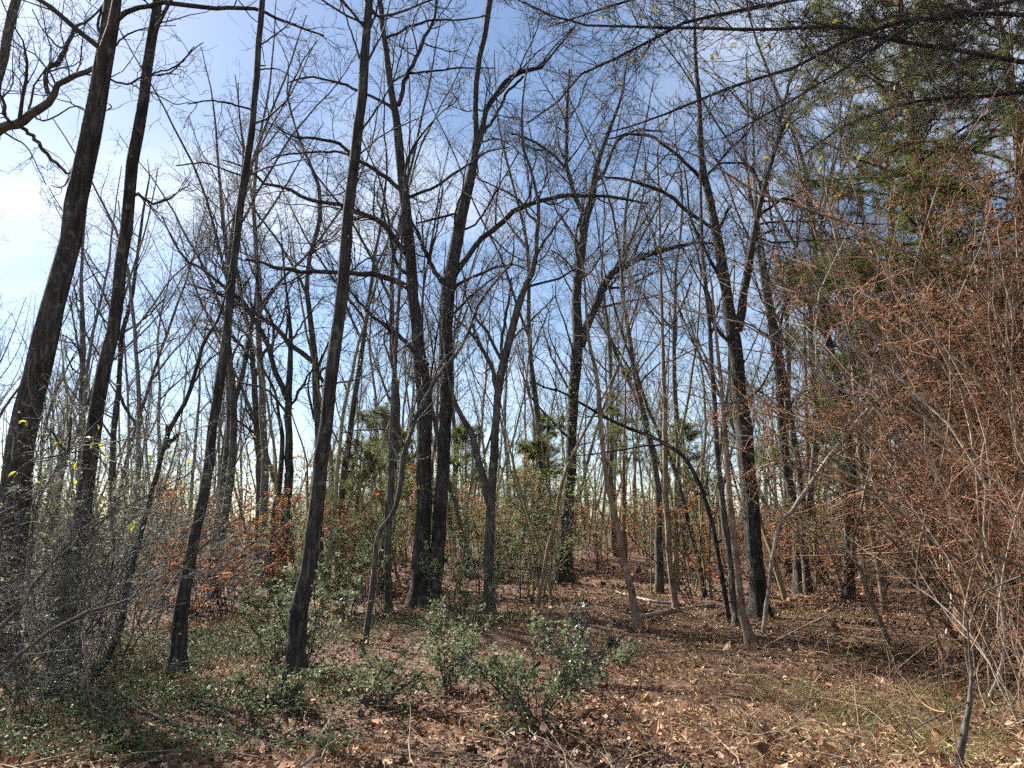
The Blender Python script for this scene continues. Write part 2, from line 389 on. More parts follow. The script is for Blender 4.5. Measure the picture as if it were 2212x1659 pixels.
w_ = np.clip((px_ - 0.2 * py_) * 0.5 + 0.6 - 0.04 * (py_ - 5), 0.12, 1) * (0.7 + 0.5 * patch(px_ - 1, py_, 0.9)); mk = rng.uniform(size=len(px_)) < w_
G = Geo(); p = np.stack([px_, py_, hgt(px_, py_) + rng.uniform(0.02, 0.09, len(px_))], 1)[mk]
G.leaves(p, rng.uniform(0.05, 0.13, len(p)), 0.025, flat=0.8, fold=0.02); solo('pine_straw', G, 'straw', 'straw-coloured needles and dry grass blades on the leaf litter', kind='stuff', smooth=False)
n = 1100; px_, py_, r_ = spread_polar(n, 2.2, 22, 0.8)
st = np.stack([px_, py_, hgt(px_, py_) + rng.uniform(0.02, 0.07, n)], 1); dr = rng.normal(size=(n, 3)); dr[:, 2] = np.abs(dr[:, 2]) * 0.22
P, Rd = grow(st, dr, rng.lognormal(-0.9, 0.5, n), rng.uniform(0.003, 0.009, n), np.full(n, 0.002), 6, 0.16, -0.03)
G = Geo(); G.tubes(P, Rd, 4); solo('fallen_twigs', G, 'bark_sunlit_tan', 'broken twigs and sticks lying scattered on the leaf litter', kind='stuff')
# straw and small sticks
n = 3500
r_ = 1.8 * (30 / 1.8) ** rng.uniform(0, 1, n); a_ = rng.uniform(-0.8, 0.8, n)
st = np.stack([r_ * np.sin(a_), r_ * np.cos(a_)], 1); st = np.c_[st, hgt(st[:, 0], st[:, 1]) + 0.03]
dr = rng.normal(size=(n, 3)); dr[:, 2] = np.abs(dr[:, 2]) * 0.35
P, Rd = grow(st, dr, rng.uniform(0.1, 0.4, n), np.full(n, 0.0022), np.full(n, 0.001), 3, 0.25, -0.06)
G = Geo(); G.tubes(P, Rd, 3)
solo('straw_litter', G, 'straw', 'dry grass stalks and broken twigs strewn over the leaves', kind='stuff')

# ---------------------------------------------------------------- main trees (pixel polylines: x, y, width)
hero('hardwood_tree', 'thickest dark trunk leaning right at the left edge with a long level limb', 
     [(4, 1450, 56), (14, 1300, 55), (30, 1106, 54), (50, 936, 53), (80, 803, 53), (110, 686, 50), (143, 553, 47), (180, 367, 46), (217, 167, 41), (236, 60, 38), (245, -20, 36)],
     [[(250, 45, 14), (265, 35, 13), (300, 17, 11), (350, 7, 11), (400, 13, 11), (467, 17, 10), (533, 17, 9), (567, 27, 8), (633, 53, 6), (700, 77, 4)],
      [(205, 215, 4), (190, 240, 3.5), (150, 222, 3), (125, 215, 2)], [(228, 110, 9), (212, 60, 7), (220, 25, 6), (250, -20, 5)],
      [(240, 172, 5), (277, 183, 5), (310, 165, 4), (370, 155, 3.5), (420, 100, 2.5)], [(225, 240, 3), (240, 233, 3), (238, 225, 2)],
      [(245, 100, 5), (275, 75, 4), (320, 60, 3), (380, 55, 2)]], ext=6, q=0.5, clear=6.0, seed=1)
hero('hardwood_tree', 'straight dark trunk second from the left edge, rising past the level limb',
     [(132, 1440, 40), (140, 1373, 38), (150, 1256, 38), (180, 1106, 33), (187, 1036, 32), (207, 920, 31), (223, 820, 30), (248, 686, 27), (265, 553, 26), (277, 433, 26), (290, 333, 26), (307, 233, 25), (323, 110, 23), (341, -10, 22)],
     [[(318, 165, 5), (345, 155, 4), (385, 140, 4), (420, 105, 3), (440, 92, 2)], [(308, 195, 3.5), (285, 182, 3), (278, 180, 2)],
      [(300, 190, 3), (340, 205, 3), (380, 225, 2.5), (410, 220, 2)]], ext=6, q=0.5, clear=6.5, trunk_n=16, seed=2)
hero('hardwood_tree', 'slim dark trunk with a flared foot in green ground cover, third from left',
     [(380, 1462, 34), (387, 1356, 31), (393, 1289, 27), (410, 1223, 25), (430, 1123, 23), (447, 1036, 22), (462, 920, 21), (480, 786, 20), (497, 653, 18), (507, 553, 17), (513, 500, 17), (530, 367, 17), (547, 247, 15), (557, 110, 14), (567, -10, 14)],
     [[(545, 240, 5), (515, 228, 5), (455, 218, 4), (405, 225, 3)], [(558, 100, 4), (590, 78, 4), (620, 55, 3), (640, 15, 2.5)],
      [(525, 380, 5), (480, 365, 4), (440, 352, 4), (380, 358, 3)], [(556, 150, 4), (600, 150, 3), (650, 180, 2)]], ext=5, q=0.55, clear=6.5, seed=3)
hero('hardwood_tree', 'tall single dark trunk just left of the twin trunk, leaves round its foot',
     [(643, 1462, 36), (640, 1420, 36), (647, 1322, 38), (670, 1206, 36), (683, 1106, 33), (693, 1003, 31), (713, 853, 29), (727, 720, 29), (745, 580, 27), (750, 500, 27), (764, 367, 24), (777, 233, 23), (787, 150, 22), (797, -10, 20)],
     [[(786, 150, 6), (772, 110, 5), (755, 60, 4), (735, 0, 3)], [(800, 60, 6), (812, 30, 5), (818, -10, 4)], [(770, 300, 5), (810, 240, 5), (850, 170, 4), (880, 60, 3)],
      [(744, 600, 5), (790, 560, 4), (840, 548, 3)]], ext=5, q=0.6, clear=6.0, seed=4)
tw, tw_m, tw_b = hero('hardwood_tree', 'massive twin trunk forking low near the centre, with long arching limbs',
     [(905, 1310, 42), (910, 1206, 38), (914, 1106, 32), (915, 1036, 32), (917, 920, 33), (914, 836, 32), (904, 753, 28), (894, 653, 26), (886, 560, 26), (877, 450, 24), (867, 367, 23), (858, 267, 19), (847, 220, 17), (837, 133, 15), (827, 50, 13), (819, -10, 12)],
     [[(884, 622, 15), (847, 603, 14), (804, 593, 13), (757, 590, 11), (700, 587, 10), (650, 586, 10), (600, 580, 9), (567, 566, 7), (530, 560, 5)],
      [(882, 552, 13), (847, 510, 12), (820, 477, 12), (770, 457, 11), (733, 443, 10), (667, 430, 9), (617, 407, 8), (567, 393, 7), (535, 365, 5), (480, 345, 3)],
      [(868, 412, 11), (820, 373, 10), (777, 347, 9), (733, 313, 8), (683, 300, 7), (633, 295, 5), (590, 270, 3)],
      [(777, 347, 6), (733, 330, 6), (660, 330, 5), (600, 337, 4), (580, 350, 3)],
      [(850, 238, 9), (814, 213, 7), (767, 193, 7), (737, 180, 6), (667, 167, 5), (620, 180, 3)],
      [(860, 228, 11), (877, 167, 11), (894, 133, 10), (917, 83, 9), (937, 43, 7), (944, -20, 6)],
      [(832, 83, 7), (864, 70, 6), (894, 53, 6), (944, 43, 5), (1004, 43, 4), (1060, 30, 3)],
      [(840, 185, 6), (870, 163, 5), (937, 153, 5), (994, 147, 4), (1070, 147, 3)],
      [(876, 430, 7), (937, 403, 7), (987, 373, 6), (1050, 330, 4), (1100, 318, 3)],
      [(925, 790, 11), (887, 750, 10), (847, 713, 9), (804, 683, 8), (767, 643, 6), (740, 600, 4)],
      # limbs of the right stem
      [(972, 612, 14), (1014, 550, 13), (1037, 520, 13), (1087, 477, 13), (1120, 450, 12), (1170, 433, 11), (1237, 423, 9), (1330, 428, 7), (1400, 440, 4)],
      [(966, 640, 13), (957, 610, 13), (937, 580, 11), (922, 550, 10), (900, 500, 7), (880, 460, 5)],
      [(1022, 352, 14), (1044, 267, 13), (1057, 227, 13), (1087, 183, 13), (1120, 157, 12), (1164, 147, 10), (1190, 120, 6), (1240, 60, 4)],
      [(1040, 290, 8), (1075, 245, 7), (1095, 200, 7), (1130, 165, 6)],
      [(990, 500, 6), (1030, 480, 5), (1080, 400, 4), (1120, 330, 3)],
      [(1000, 460, 6), (950, 470, 6), (900, 482, 4)]],
     ext=4.5, q=0.85, clear=6.0, trunk_n=18, seed=5, lmax=2.6,
     stems=[[(930, 1300, 40), (937, 1270, 39), (947, 1190, 31), (950, 1106, 28), (955, 1070, 27), (959, 986, 27), (964, 886, 28), (964, 786, 29), (964, 686, 29), (970, 620, 30), (983, 545, 29), (997, 467, 27), (1017, 383, 24), (1027, 330, 16), (1029, 283, 13), (1027, 217, 12), (1034, 133, 13), (1047, 80, 14), (1060, -10, 15)]])
hero('hardwood_tree', 'medium grey trunk right of the twin trunk, swept right, with a low left stem',
     [(1056, 1325, 26), (1057, 1206, 22), (1059, 1106, 20), (1064, 1036, 19), (1070, 936, 18), (1077, 836, 17), (1087, 786, 17), (1104, 720, 17), (1120, 660, 17), (1137, 613, 14), (1154, 570, 12), (1160, 500, 10), (1164, 450, 9), (1147, 367, 7), (1130, 317, 6), (1128, 250, 5)],
     [[(1074, 850, 10), (1057, 780, 9), (1037, 743, 8), (1020, 720, 7), (984, 686, 5), (950, 650, 3)], [(1083, 800, 8), (1087, 720, 7), (1097, 663, 6), (1105, 600, 4)],
      [(1160, 480, 7), (1140, 460, 6), (1112, 425, 5), (1020, 380, 3)], [(1154, 560, 6), (1190, 500, 5), (1230, 450, 4)],
      [(1100, 740, 4), (1150, 690, 4), (1200, 640, 3)]],
     ext=2.0, q=0.8, clear=4.0, bark='bark_grey', seed=6,
     stems=[[(1056, 1090, 17), (1045, 1036, 15), (1030, 986, 14), (1020, 940, 14), (1000, 905, 12), (984, 873, 10), (972, 830, 7), (960, 760, 5)]])
hero('young_tree', 'pale crooked sapling bending right across the twin trunk',
     [(789, 1396, 13), (800, 1300, 12), (809, 1223, 11), (817, 1156, 11), (840, 1123, 10), (850, 1106, 10), (864, 1053, 11), (870, 986, 10), (884, 946, 9), (900, 896, 9), (927, 846, 8), (957, 796, 8), (990, 760, 7), (1014, 713, 7), (1034, 656, 7), (1060, 620, 6), (1094, 580, 5), (1112, 550, 4)],
     [[(874, 966, 5), (857, 940, 4), (830, 928, 4), (770, 930, 3), (735, 936, 2)], [(927, 846, 4), (950, 790, 4), (985, 750, 3), (1040, 700, 3), (1080, 600, 2)],
      [(884, 946, 3), (900, 860, 3), (925, 800, 2)]],
     ext=0.6, q=0.6, clear=2.0, bark='bark_grey', twigm='twig_grey', trunk_n=24, seed=7, lmax=1.6)
mossy, ms_m, ms_b = hero('hardwood_tree', 'vine-wrapped trunk with one great limb curving right to the blue sky',
     [(1217, 1262, 40), (1217, 1200, 38), (1226, 1106, 26), (1234, 986, 23), (1237, 886, 23), (1244, 786, 26), (1249, 740, 25), (1245, 653, 21), (1254, 553, 20), (1257, 533, 19), (1266, 467, 20), (1277, 433, 18), (1284, 383, 15), (1300, 327, 11), (1320, 270, 8), (1345, 200, 6)],
     [[(1256, 748, 19), (1268, 703, 18), (1284, 670, 17), (1297, 630, 17), (1320, 593, 17), (1354, 570, 15), (1397, 551, 13), (1440, 540, 10), (1475, 530, 9), (1508, 523, 7), (1560, 528, 4)],
      [(1266, 470, 13), (1247, 440, 12), (1234, 400, 11), (1224, 367, 11), (1224, 300, 9), (1224, 233, 8), (1230, 150, 5)],
      [(1284, 393, 9), (1304, 373, 9), (1320, 333, 8), (1337, 300, 7), (1380, 280, 5), (1440, 285, 3)],
      [(1224, 367, 7), (1190, 330, 7), (1150, 305, 6), (1100, 285, 5)],
      [(1250, 600, 5), (1220, 560, 4), (1190, 540, 3)]], ext=2.5, q=0.8, clear=5.0, seed=8)
hero('hardwood_tree', 'tall forked trunk right of centre with a broken stub high on its side',
     [(1642, 1336, 39.1), (1638, 1256, 33.3), (1630, 1200, 33.3), (1625, 1123, 34.5), (1618, 1053, 36.8), (1608, 936, 35.6), (1598, 836, 31.0), (1592, 753, 29.9), (1578, 686, 26.4), (1568, 603, 24.1), (1555, 533, 23.0), (1545, 483, 21.8), (1532, 427, 17.2), (1516, 350, 14.9), (1512, 283, 13.8), (1508, 200, 11.5), (1500, 80, 8.0)],
     [[(1594, 715, 20.7), (1603, 653, 20.7), (1612, 603, 19.5), (1625, 517, 16.1), (1635, 467, 13.8), (1648, 417, 12.6), (1668, 350, 11.5), (1682, 293, 10.3), (1715, 233, 9.2), (1752, 183, 8.0), (1785, 140, 5.8), (1830, 80, 3.4)],
      [(1682, 293, 8.0), (1692, 233, 8.0), (1705, 183, 6.9), (1735, 117, 5.8), (1750, 40, 3.4)],
      [(1547, 500, 8.0), (1502, 467, 9.2), (1470, 443, 10.3), (1447, 423, 9.2), (1404, 403, 8.0), (1354, 388, 6.9), (1304, 383, 4.6)],
      [(1528, 410, 9.2), (1505, 380, 9.2), (1470, 340, 8.0), (1430, 310, 6.9), (1400, 293, 6.9), (1357, 290, 5.8), (1314, 300, 3.4)],
      [(1552, 505, 8.0), (1560, 480, 8.0), (1570, 458, 6.9), (1578, 446, 6.9)],
      [(1635, 470, 6.9), (1700, 430, 5.8), (1760, 460, 5.8), (1830, 480, 4.6), (1950, 485, 2.5)],
      [(1648, 417, 5.8), (1620, 360, 5.8), (1560, 352, 4.6), (1540, 370, 3.4)]], ext=2.5, q=0.9, clear=5.0, seed=9)
hero('young_tree', 'thin leaning stem hard against the left of the forked trunk, brown foot',
     [(1595, 1353, 20), (1588, 1290, 20), (1575, 1190, 17), (1562, 1123, 14), (1558, 1053, 12), (1548, 970, 11), (1542, 853, 10), (1536, 770, 10), (1530, 680, 9), (1522, 590, 9), (1518, 553, 8), (1514, 450, 7), (1512, 333, 6), (1505, 200, 4)],
     [[(1537, 720, 5), (1560, 640, 4), (1590, 560, 3)], [(1518, 540, 4), (1490, 470, 3), (1470, 400, 2)]], ext=2, q=0.6, clear=4.5, bark='bark_grey', seed=10, lmax=1.8)
hero('young_tree', 'tan slender trunk leaning left in front of the forked trunk',
     [(1622, 1396, 20), (1608, 1340, 17), (1598, 1273, 15), (1588, 1190, 14), (1580, 1110, 13), (1572, 1020, 11), (1565, 920, 10), (1556, 810, 8), (1545, 700, 6), (1535, 600, 4)],
     [], ext=1.0, q=0.6, clear=3.2, bark='bark_sunlit_tan', twigm='twig_grey', seed=11, lmax=1.5)
hero('young_tree', 'tan sapling with smooth bark leaning left, right of the vine-wrapped trunk',
     [(1380, 1360, 17), (1360, 1256, 14), (1344, 1190, 13), (1327, 1106, 12), (1317, 1070, 12), (1304, 986, 10), (1297, 903, 10), (1290, 820, 9), (1280, 770, 8), (1270, 720, 7), (1264, 620, 5)],
     [[(1297, 903, 4), (1330, 860, 3), (1380, 780, 3), (1420, 690, 2)]], ext=1.2, q=0.5, clear=3.0, bark='bark_sunlit_tan', twigm='twig_grey', seed=12, lmax=1.5)
hero('young_tree', 'straight upright tan sapling midway between the vine-wrapped and forked trunks',
     [(1460, 1322, 13), (1450, 1240, 12), (1444, 1173, 12), (1440, 1106, 12), (1437, 986, 11), (1435, 853, 9), (1430, 686, 7), (1427, 553, 6), (1424, 430, 5), (1420, 330, 4)],
     [[(1428, 560, 4), (1400, 480, 3), (1380, 420, 2)]], ext=1.2, q=0.6, clear=3.5, bark='bark_sunlit_tan', seed=13, lmax=1.6)
hero('hardwood_tree', 'grey curved trunk next right of the forked tree, leaning left at the top',
     [(1728, 1276, 22), (1722, 1173, 19), (1712, 1080, 19), (1698, 1010, 19), (1690, 920, 18), (1683, 803, 16), (1668, 720, 15), (1655, 636, 13), (1642, 560, 11), (1636, 480, 9), (1630, 380, 7), (1625, 240, 5)],
     [[(1668, 720, 5), (1700, 650, 4), (1740, 600, 3)], [(1688, 900, 5), (1730, 850, 4), (1790, 830, 3)]], ext=2.5, q=0.8, clear=4.5, bark='bark_grey', twigm='twig_grey', seed=14, lmax=2.2)
hero('young_tree', 'crooked sapling with pale foot leaning left toward the thicket',
     [(1912, 1320, 16), (1902, 1240, 14), (1892, 1190, 14), (1878, 1123, 14), (1862, 1000, 13), (1850, 880, 12), (1842, 760, 11), (1833, 700, 10), (1808, 636, 9), (1790, 586, 8), (1770, 530, 7), (1750, 460, 6), (1732, 400, 5), (1718, 320, 4)],
     [[(1842, 760, 5), (1826, 690, 5), (1800, 560, 4), (1795, 500, 3)], [(1750, 470, 4), (1700, 420, 3), (1650, 410, 2)]], ext=1.5, q=0.7, clear=3.0, bark='bark_sunlit_tan', twigm='twig_grey', seed=15, lmax=1.8)
hero('young_tree', 'bent thin stem curving out of the leaves before the pale-footed sapling',
     [(1920, 1394, 12), (1900, 1340, 11), (1878, 1293, 11), (1858, 1233, 9), (1842, 1195, 8), (1846, 1150, 7), (1858, 1106, 6), (1872, 1040, 5), (1890, 960, 4)],
     [[(1842, 1195, 4), (1862, 1150, 3), (1880, 1100, 2)]], ext=0.4, q=0.4, clear=1.0, bark='bark_sunlit_tan', twigm='twig_tan', trunk_n=14, seed=16, lmax=1.0)
hero('young_tree', 'leaning brown trunk between the pale-footed sapling and the right thicket',
     [(1988, 1256, 19), (1975, 1215, 18), (1958, 1173, 18), (1935, 1106, 17), (1918, 1020, 15), (1895, 903, 13), (1875, 820, 11), (1862, 720, 8), (1850, 600, 5)],
     [[(1895, 903, 5), (1940, 830, 4), (1980, 760, 3)]], ext=1.5, q=0.7, clear=2.5, bark='bark_sunlit_tan', twigm='twig_grey', seed=17, lmax=1.8)
hero('young_tree', 'upright thin brown trunk at the edge of the right thicket',
     [(2038, 1240, 13), (2028, 1173, 12), (2022, 1106, 11), (2016, 1000, 10), (2010, 880, 9), (2002, 740, 7), (1996, 600, 5)],
     [], ext=1.5, q=0.7, clear=2.0, bark='bark_sunlit_tan', twigm='twig_tan', seed=18, lmax=1.8)
hero('young_tree', 'brown trunk standing inside the right thicket beside a fallen log',
     [(2112, 1285, 17), (2104, 1190, 15), (2098, 1080, 14), (2092, 940, 12), (2086, 780, 10), (2080, 600, 7)],
     [], ext=2.0, q=0.8, clear=1.5, bark='bark_sunlit_tan', twigm='twig_tan', seed=19, lmax=2.0)
hero('leaning_dead_sapling', 'sunlit bare dead sapling slanting up to the right across the thicket',
     [(1640, 1240, 9), (1680, 1150, 9), (1715, 1100, 10), (1768, 1020, 10), (1825, 946, 10), (1875, 886, 10), (1935, 830, 9), (1970, 790, 9), (1998, 750, 8), (2028, 686, 6)],
     [[(1875, 886, 5), (1885, 800, 4), (1900, 700, 3), (1925, 560, 2)], [(1998, 750, 6), (2030, 790, 4), (2070, 850, 3)], [(1875, 886, 4), (1860, 950, 3), (1830, 1030, 2)]],
     Y=11.5, ext=0.3, q=0.25, clear=0.6, bark='deadwood', twigm='twig_tan', trunk_n=10, seed=20, lmax=1.0, cat='dead tree')
hero('leaning_dead_sapling', 'dark thin dead trunk slanting down to the right beneath the great curved limb',
     [(1570, 1235, 11), (1540, 1140, 10), (1508, 1040, 9), (1475, 985, 9), (1440, 960, 9), (1404, 943, 8), (1354, 923, 8), (1304, 900, 7), (1247, 866, 6), (1204, 843, 5), (1170, 836, 4), (1144, 820, 3)],
     [[(1440, 960, 5), (1380, 965, 4), (1290, 980, 3), (1230, 985, 2)], [(1204, 843, 3), (1180, 790, 2.5), (1140, 760, 2)]], Y=13.5, ext=0.2, q=0.5, clear=1.5, seed=21, lmax=1.2, cat='dead tree')
hero('hardwood_tree', 'dark two-stemmed trunk forking into a Y between the third and fourth trunks',
     [(602, 1312, 26), (610, 1206, 20), (618, 1106, 18), (623, 1053, 18), (624, 950, 16), (623, 853, 15), (627, 786, 12), (627, 703, 8), (620, 640, 5), (612, 560, 4)],
     [[(620, 862, 13), (600, 813, 12), (587, 766, 11), (567, 720, 11), (540, 676, 10), (513, 643, 9), (483, 620, 8), (433, 580, 6), (393, 553, 5), (350, 467, 3)],
      [(587, 766, 7), (590, 700, 6), (560, 640, 5), (555, 560, 3)], [(627, 740, 5), (660, 690, 4), (700, 640, 3)]],
     ext=1.0, q=0.8, clear=4.2, seed=22, lmax=2.0,
     stems=[[(597, 1300, 17), (590, 1206, 15), (593, 1106, 13), (602, 1060, 12), (610, 953, 10), (603, 903, 8), (595, 850, 6), (570, 800, 5)]])
hero('hardwood_tree', 'grey trunk half hidden behind the fourth trunk, limbs sweeping left',
     [(688, 1285, 19), (690, 1100, 18), (688, 953, 17), (683, 853, 16), (680, 770, 15), (673, 703, 13), (663, 636, 11), (668, 560, 10), (690, 480, 10), (692, 430, 9), (685, 390, 8), (667, 350, 7), (640, 280, 5), (620, 200, 4)],
     [[(681, 785, 12), (633, 750, 11), (600, 713, 10), (550, 676, 9), (507, 653, 7), (450, 625, 5), (400, 613, 3)], [(684, 800, 8), (707, 836, 7), (720, 800, 6), (735, 700, 5), (760, 600, 3)],
      [(663, 636, 7), (640, 590, 6), (600, 520, 5), (540, 440, 4)]], ext=2.5, q=0.8, clear=4.5, bark='bark_grey', seed=23, lmax=2.4)
hero('hardwood_tree', 'grey trunk right behind the third trunk, forking at mid height',
     [(556, 1250, 17), (560, 1100, 16), (560, 986, 15), (553, 886, 14), (547, 786, 12), (540, 720, 10), (525, 660, 8), (515, 600, 6), (500, 520, 4)],
     [[(550, 820, 8), (570, 760, 7), (590, 740, 6), (620, 660, 4)], [(545, 780, 7), (515, 740, 7), (490, 720, 6), (440, 710, 4)]], ext=2.5, q=0.8, clear=4.0, bark='bark_grey', seed=24, lmax=2.2)
hero('hardwood_tree', 'dark thin trunk leaning right between the second and third trunks, broken snags',
     [(197, 1472, 16), (230, 1423, 15), (250, 1380, 14), (267, 1320, 13), (290, 1206, 12), (330, 1060, 11), (363, 936, 11), (400, 870, 10), (423, 803, 9), (440, 740, 8), (467, 700, 7), (480, 663, 6), (490, 600, 4)],
     [[(352, 975, 8), (372, 950, 8), (384, 938, 7)], [(358, 955, 7), (360, 930, 6), (360, 918, 5)], [(405, 860, 5), (440, 790, 4), (500, 740, 3)]], ext=1.0, q=0.5, clear=3.0, seed=25, lmax=1.6)
hero('hardwood_tree', 'slim dark trunk right beside the second trunk, wavy upper stem',
     [(237, 1260, 14), (240, 1100, 13), (247, 920, 12), (256, 840, 11), (260, 786, 10), (263, 720, 10), (275, 680, 9), (283, 653, 9), (297, 553, 7), (305, 490, 6), (313, 433, 5), (323, 383, 3)],
     [[(258, 850, 7), (270, 880, 7), (290, 913, 6), (302, 950, 5)], [(263, 720, 5), (310, 690, 4), (360, 640, 3)], [(262, 740, 4), (225, 690, 4), (190, 640, 3)]], ext=0.6, q=0.7, clear=3.5, seed=26, lmax=2.0)
hero('hardwood_tree', 'grey thin trunk standing between the first and second trunks',
     [(168, 1210, 13), (172, 1050, 12), (177, 853, 11), (180, 720, 10), (176, 620, 8), (180, 500, 6), (190, 420, 4)], [[(178, 800, 5), (160, 700, 4), (150, 640, 3)]], ext=1.0, q=0.8, clear=4.0, bark='bark_grey', seed=27, lmax=2.2)
hero('young_tree', 'pale grey straight trunk just left of the twin trunk, base in green leaves',
     [(840, 1322, 16), (837, 1206, 14), (842, 1106, 12), (845, 986, 12), (850, 853, 10), (857, 720, 8), (862, 636, 7), (868, 520, 5), (872, 400, 4)], [], ext=1.5, q=0.7, clear=4.0, bark='bark_grey', twigm='twig_grey', seed=28, lmax=1.8)
# the tree standing outside the left edge, its crooked limb reaches in
hero('hardwood_tree', 'upper trunk and crooked gnarled limb reaching in from the left edge',
     [(-150, 1400, 46), (-120, 1150, 42), (-85, 800, 36), (-50, 480, 30), (-25, 300, 26), (0, 160, 22), (20, 67, 21), (37, -5, 20)],
     [[(-48, 330, 26), (0, 277, 22), (43, 270, 21), (67, 247, 20), (110, 220, 18), (123, 190, 14), (150, 170, 13), (200, 150, 11), (240, 120, 7)],
      [(112, 212, 12), (100, 190, 11), (99, 165, 11), (103, 147, 11), (133, 123, 12), (140, 105, 10), (157, 77, 8), (163, 57, 7), (200, 37, 5), (230, 0, 4)],
      [(48, 276, 9), (73, 297, 9), (100, 333, 8), (117, 350, 8), (133, 360, 7), (140, 373, 7), (150, 376, 6), (160, 357, 4)],
      [(140, 105, 5), (120, 95, 4), (90, 60, 3), (70, 20, 2.5)], [(67, 247, 5), (100, 260, 4), (160, 230, 3), (190, 240, 2)],
      [(150, 376, 5), (145, 395, 4), (130, 405, 3), (110, 400, 2)], [(0, 280, 5), (30, 300, 4), (60, 320, 3), (100, 400, 2)]],
     ext=4, q=0.7, clear=6.0, trunk_n=14, seed=29, bark='bark_grey', lmax=2.2)


# tree outside the right edge whose limbs hang over the clearing
over, over_tw, over_b = hero('hardwood_tree', 'long thin limbs with yellow-green leaves hanging in from the upper right',
     [(2520, 1440, 50), (2500, 1000, 44), (2480, 500, 38), (2470, 100, 32), (2460, -200, 26), (2440, -500, 18)],
     [[(2470, 200, 14), (2200, 130, 12), (2005, 97, 10), (1900, 80, 9), (1822, 57, 9), (1700, 65, 8), (1560, 62, 8), (1430, 60, 7), (1347, 57, 6), (1237, 50, 5), (1120, 0, 3)],
      [(2470, -50, 13), (2200, -90, 12), (1950, -60, 10), (1700, 0, 9), (1475, 50, 8), (1370, 110, 7), (1270, 150, 6), (1220, 207, 5), (1137, 267, 3)],
      [(2470, 60, 12), (2150, 30, 11), (1900, 60, 9), (1700, 150, 8), (1550, 200, 7), (1400, 260, 5), (1300, 290, 3)],
      [(2465, -200, 12), (2100, -190, 10), (1750, -110, 8), (1500, -40, 7), (1300, 20, 5), (1180, 60, 3)],
      [(2470, 130, 11), (2200, 200, 9), (2000, 215, 8), (1850, 260, 6), (1740, 330, 4)],
      [(2465, -120, 11), (2200, 0, 9), (2000, 40, 8), (1820, 150, 6), (1650, 250, 5), (1560, 300, 3)],
      [(2450, -300, 11), (2100, -280, 9), (1800, -200, 7), (1600, -100, 6), (1450, -20, 4)]],
     ext=1.0, q=1.45, clear=4.0, trunk_n=24, seed=30, twig=0.003, lmax=2.2, ld=8.5)

# ---------------------------------------------------------------- single leaves (parts of their sapling)
def leaf_mesh(name, m):
    t = np.linspace(0, 1, 6); w = np.sin(np.pi * t ** 0.8) * 0.22
    mid = np.stack([t, 0 * t, 0.10 * np.sin(np.pi * t) - 0.12 * t * t], 1)
    lf = mid + np.stack([0 * t, w, 0.06 * w / 0.22], 1); rt = mid + np.stack([0 * t, -w, 0.06 * w / 0.22], 1)
    V = np.concatenate([lf, mid, rt]); q = []
    for i in range(5): q += [[i, i + 6, i + 7, i + 1], [i + 6, i + 12, i + 13, i + 7]]
    G = Geo(); G.add(V, q=np.array(q)); return G.mesh(name, m)
LEAF_Y = leaf_mesh('leaf', 'leaf_yellow')
M['leaf_olive'] = mat('leaf_olive', [(0.14, 0.16, 0.03), (0.26, 0.27, 0.06), (0.36, 0.28, 0.07)], 0.5, (2, 2, 2), transl=0.4, noise_scale=3)
LEAF_O = leaf_mesh('leaf', 'leaf_olive')
def put_leaf(me, parent, org, p, size, r):
    o = bpy.data.objects.new('leaf', me); COL.objects.link(o); o.parent = parent
    o.location = [float(v) for v in (p - org)]; o.scale = (size, size, size)
    o.rotation_euler = (float(r.uniform(-0.8, 0.8)), float(r.uniform(-0.2, 1.2)), float(r.uniform(0, 6.28)))
r30 = np.random.default_rng(30)
pp, _ = samp(over_tw[1], 1, r30)
d_ = np.stack([pp[:, 0], pp[:, 1] * math.cos(PITCH) + (pp[:, 2] - EYE) * math.sin(PITCH), -pp[:, 1] * math.sin(PITCH) + (pp[:, 2] - EYE) * math.cos(PITCH)], 1)
sx = CX + FPX * d_[:, 0] / d_[:, 1]; sy = CY - FPX * d_[:, 2] / d_[:, 1]
ok = np.where((sx > 960) & (sx < 2000) & (sy > -60) & (sy < 420))[0]
for i in r30.choice(ok, min(190, len(ok)), replace=False): put_leaf(LEAF_O, over, over_b, pp[i], r30.uniform(0.07, 0.11), r30)

fs, fs_tw, fs_b = hero('leafy_sapling', 'spindly sapling with a few bright yellow-green leaves in the left foreground',
     [(-60, 1650, 12), (-50, 1500, 11), (-40, 1390, 10), (-20, 1200, 8), (0, 1060, 6), (40, 985, 4), (110, 968, 3)],
     [[(-48, 1490, 9), (12, 1446, 8), (60, 1400, 7), (110, 1363, 7), (187, 1323, 6), (277, 1296, 5), (303, 1270, 4), (340, 1240, 2.5)],
      [(-40, 1390, 8), (43, 1313, 7), (73, 1263, 6), (110, 1220, 5), (130, 1195, 4), (180, 1140, 3), (250, 1105, 2)],
      [(0, 1060, 5), (60, 1000, 4), (120, 985, 4), (200, 968, 3), (300, 945, 2.5), (368, 970, 1.5)],
      [(110, 1220, 4), (200, 1140, 3.5), (300, 1080, 3), (388, 1032, 2)], [(187, 1323, 4), (300, 1240, 3.5), (400, 1190, 3), (478, 1118, 2)],
      [(277, 1296, 3.5), (400, 1210, 3), (500, 1130, 2.5), (596, 1066, 1.5)], [(187, 1323, 3), (300, 1318, 2.5), (420, 1300, 2), (520, 1285, 1.5)]],
     Y=5.2, ext=0.2, q=0.55, clear=0.7, bark='bark_grey', twigm='twig_grey', trunk_n=16, seed=31, lmax=0.9, twig=0.002, cat='sapling')
ft = np.concatenate([fs_tw[0][:, -1], fs_tw[1][:, -1], fs_tw[0][:, 3]])
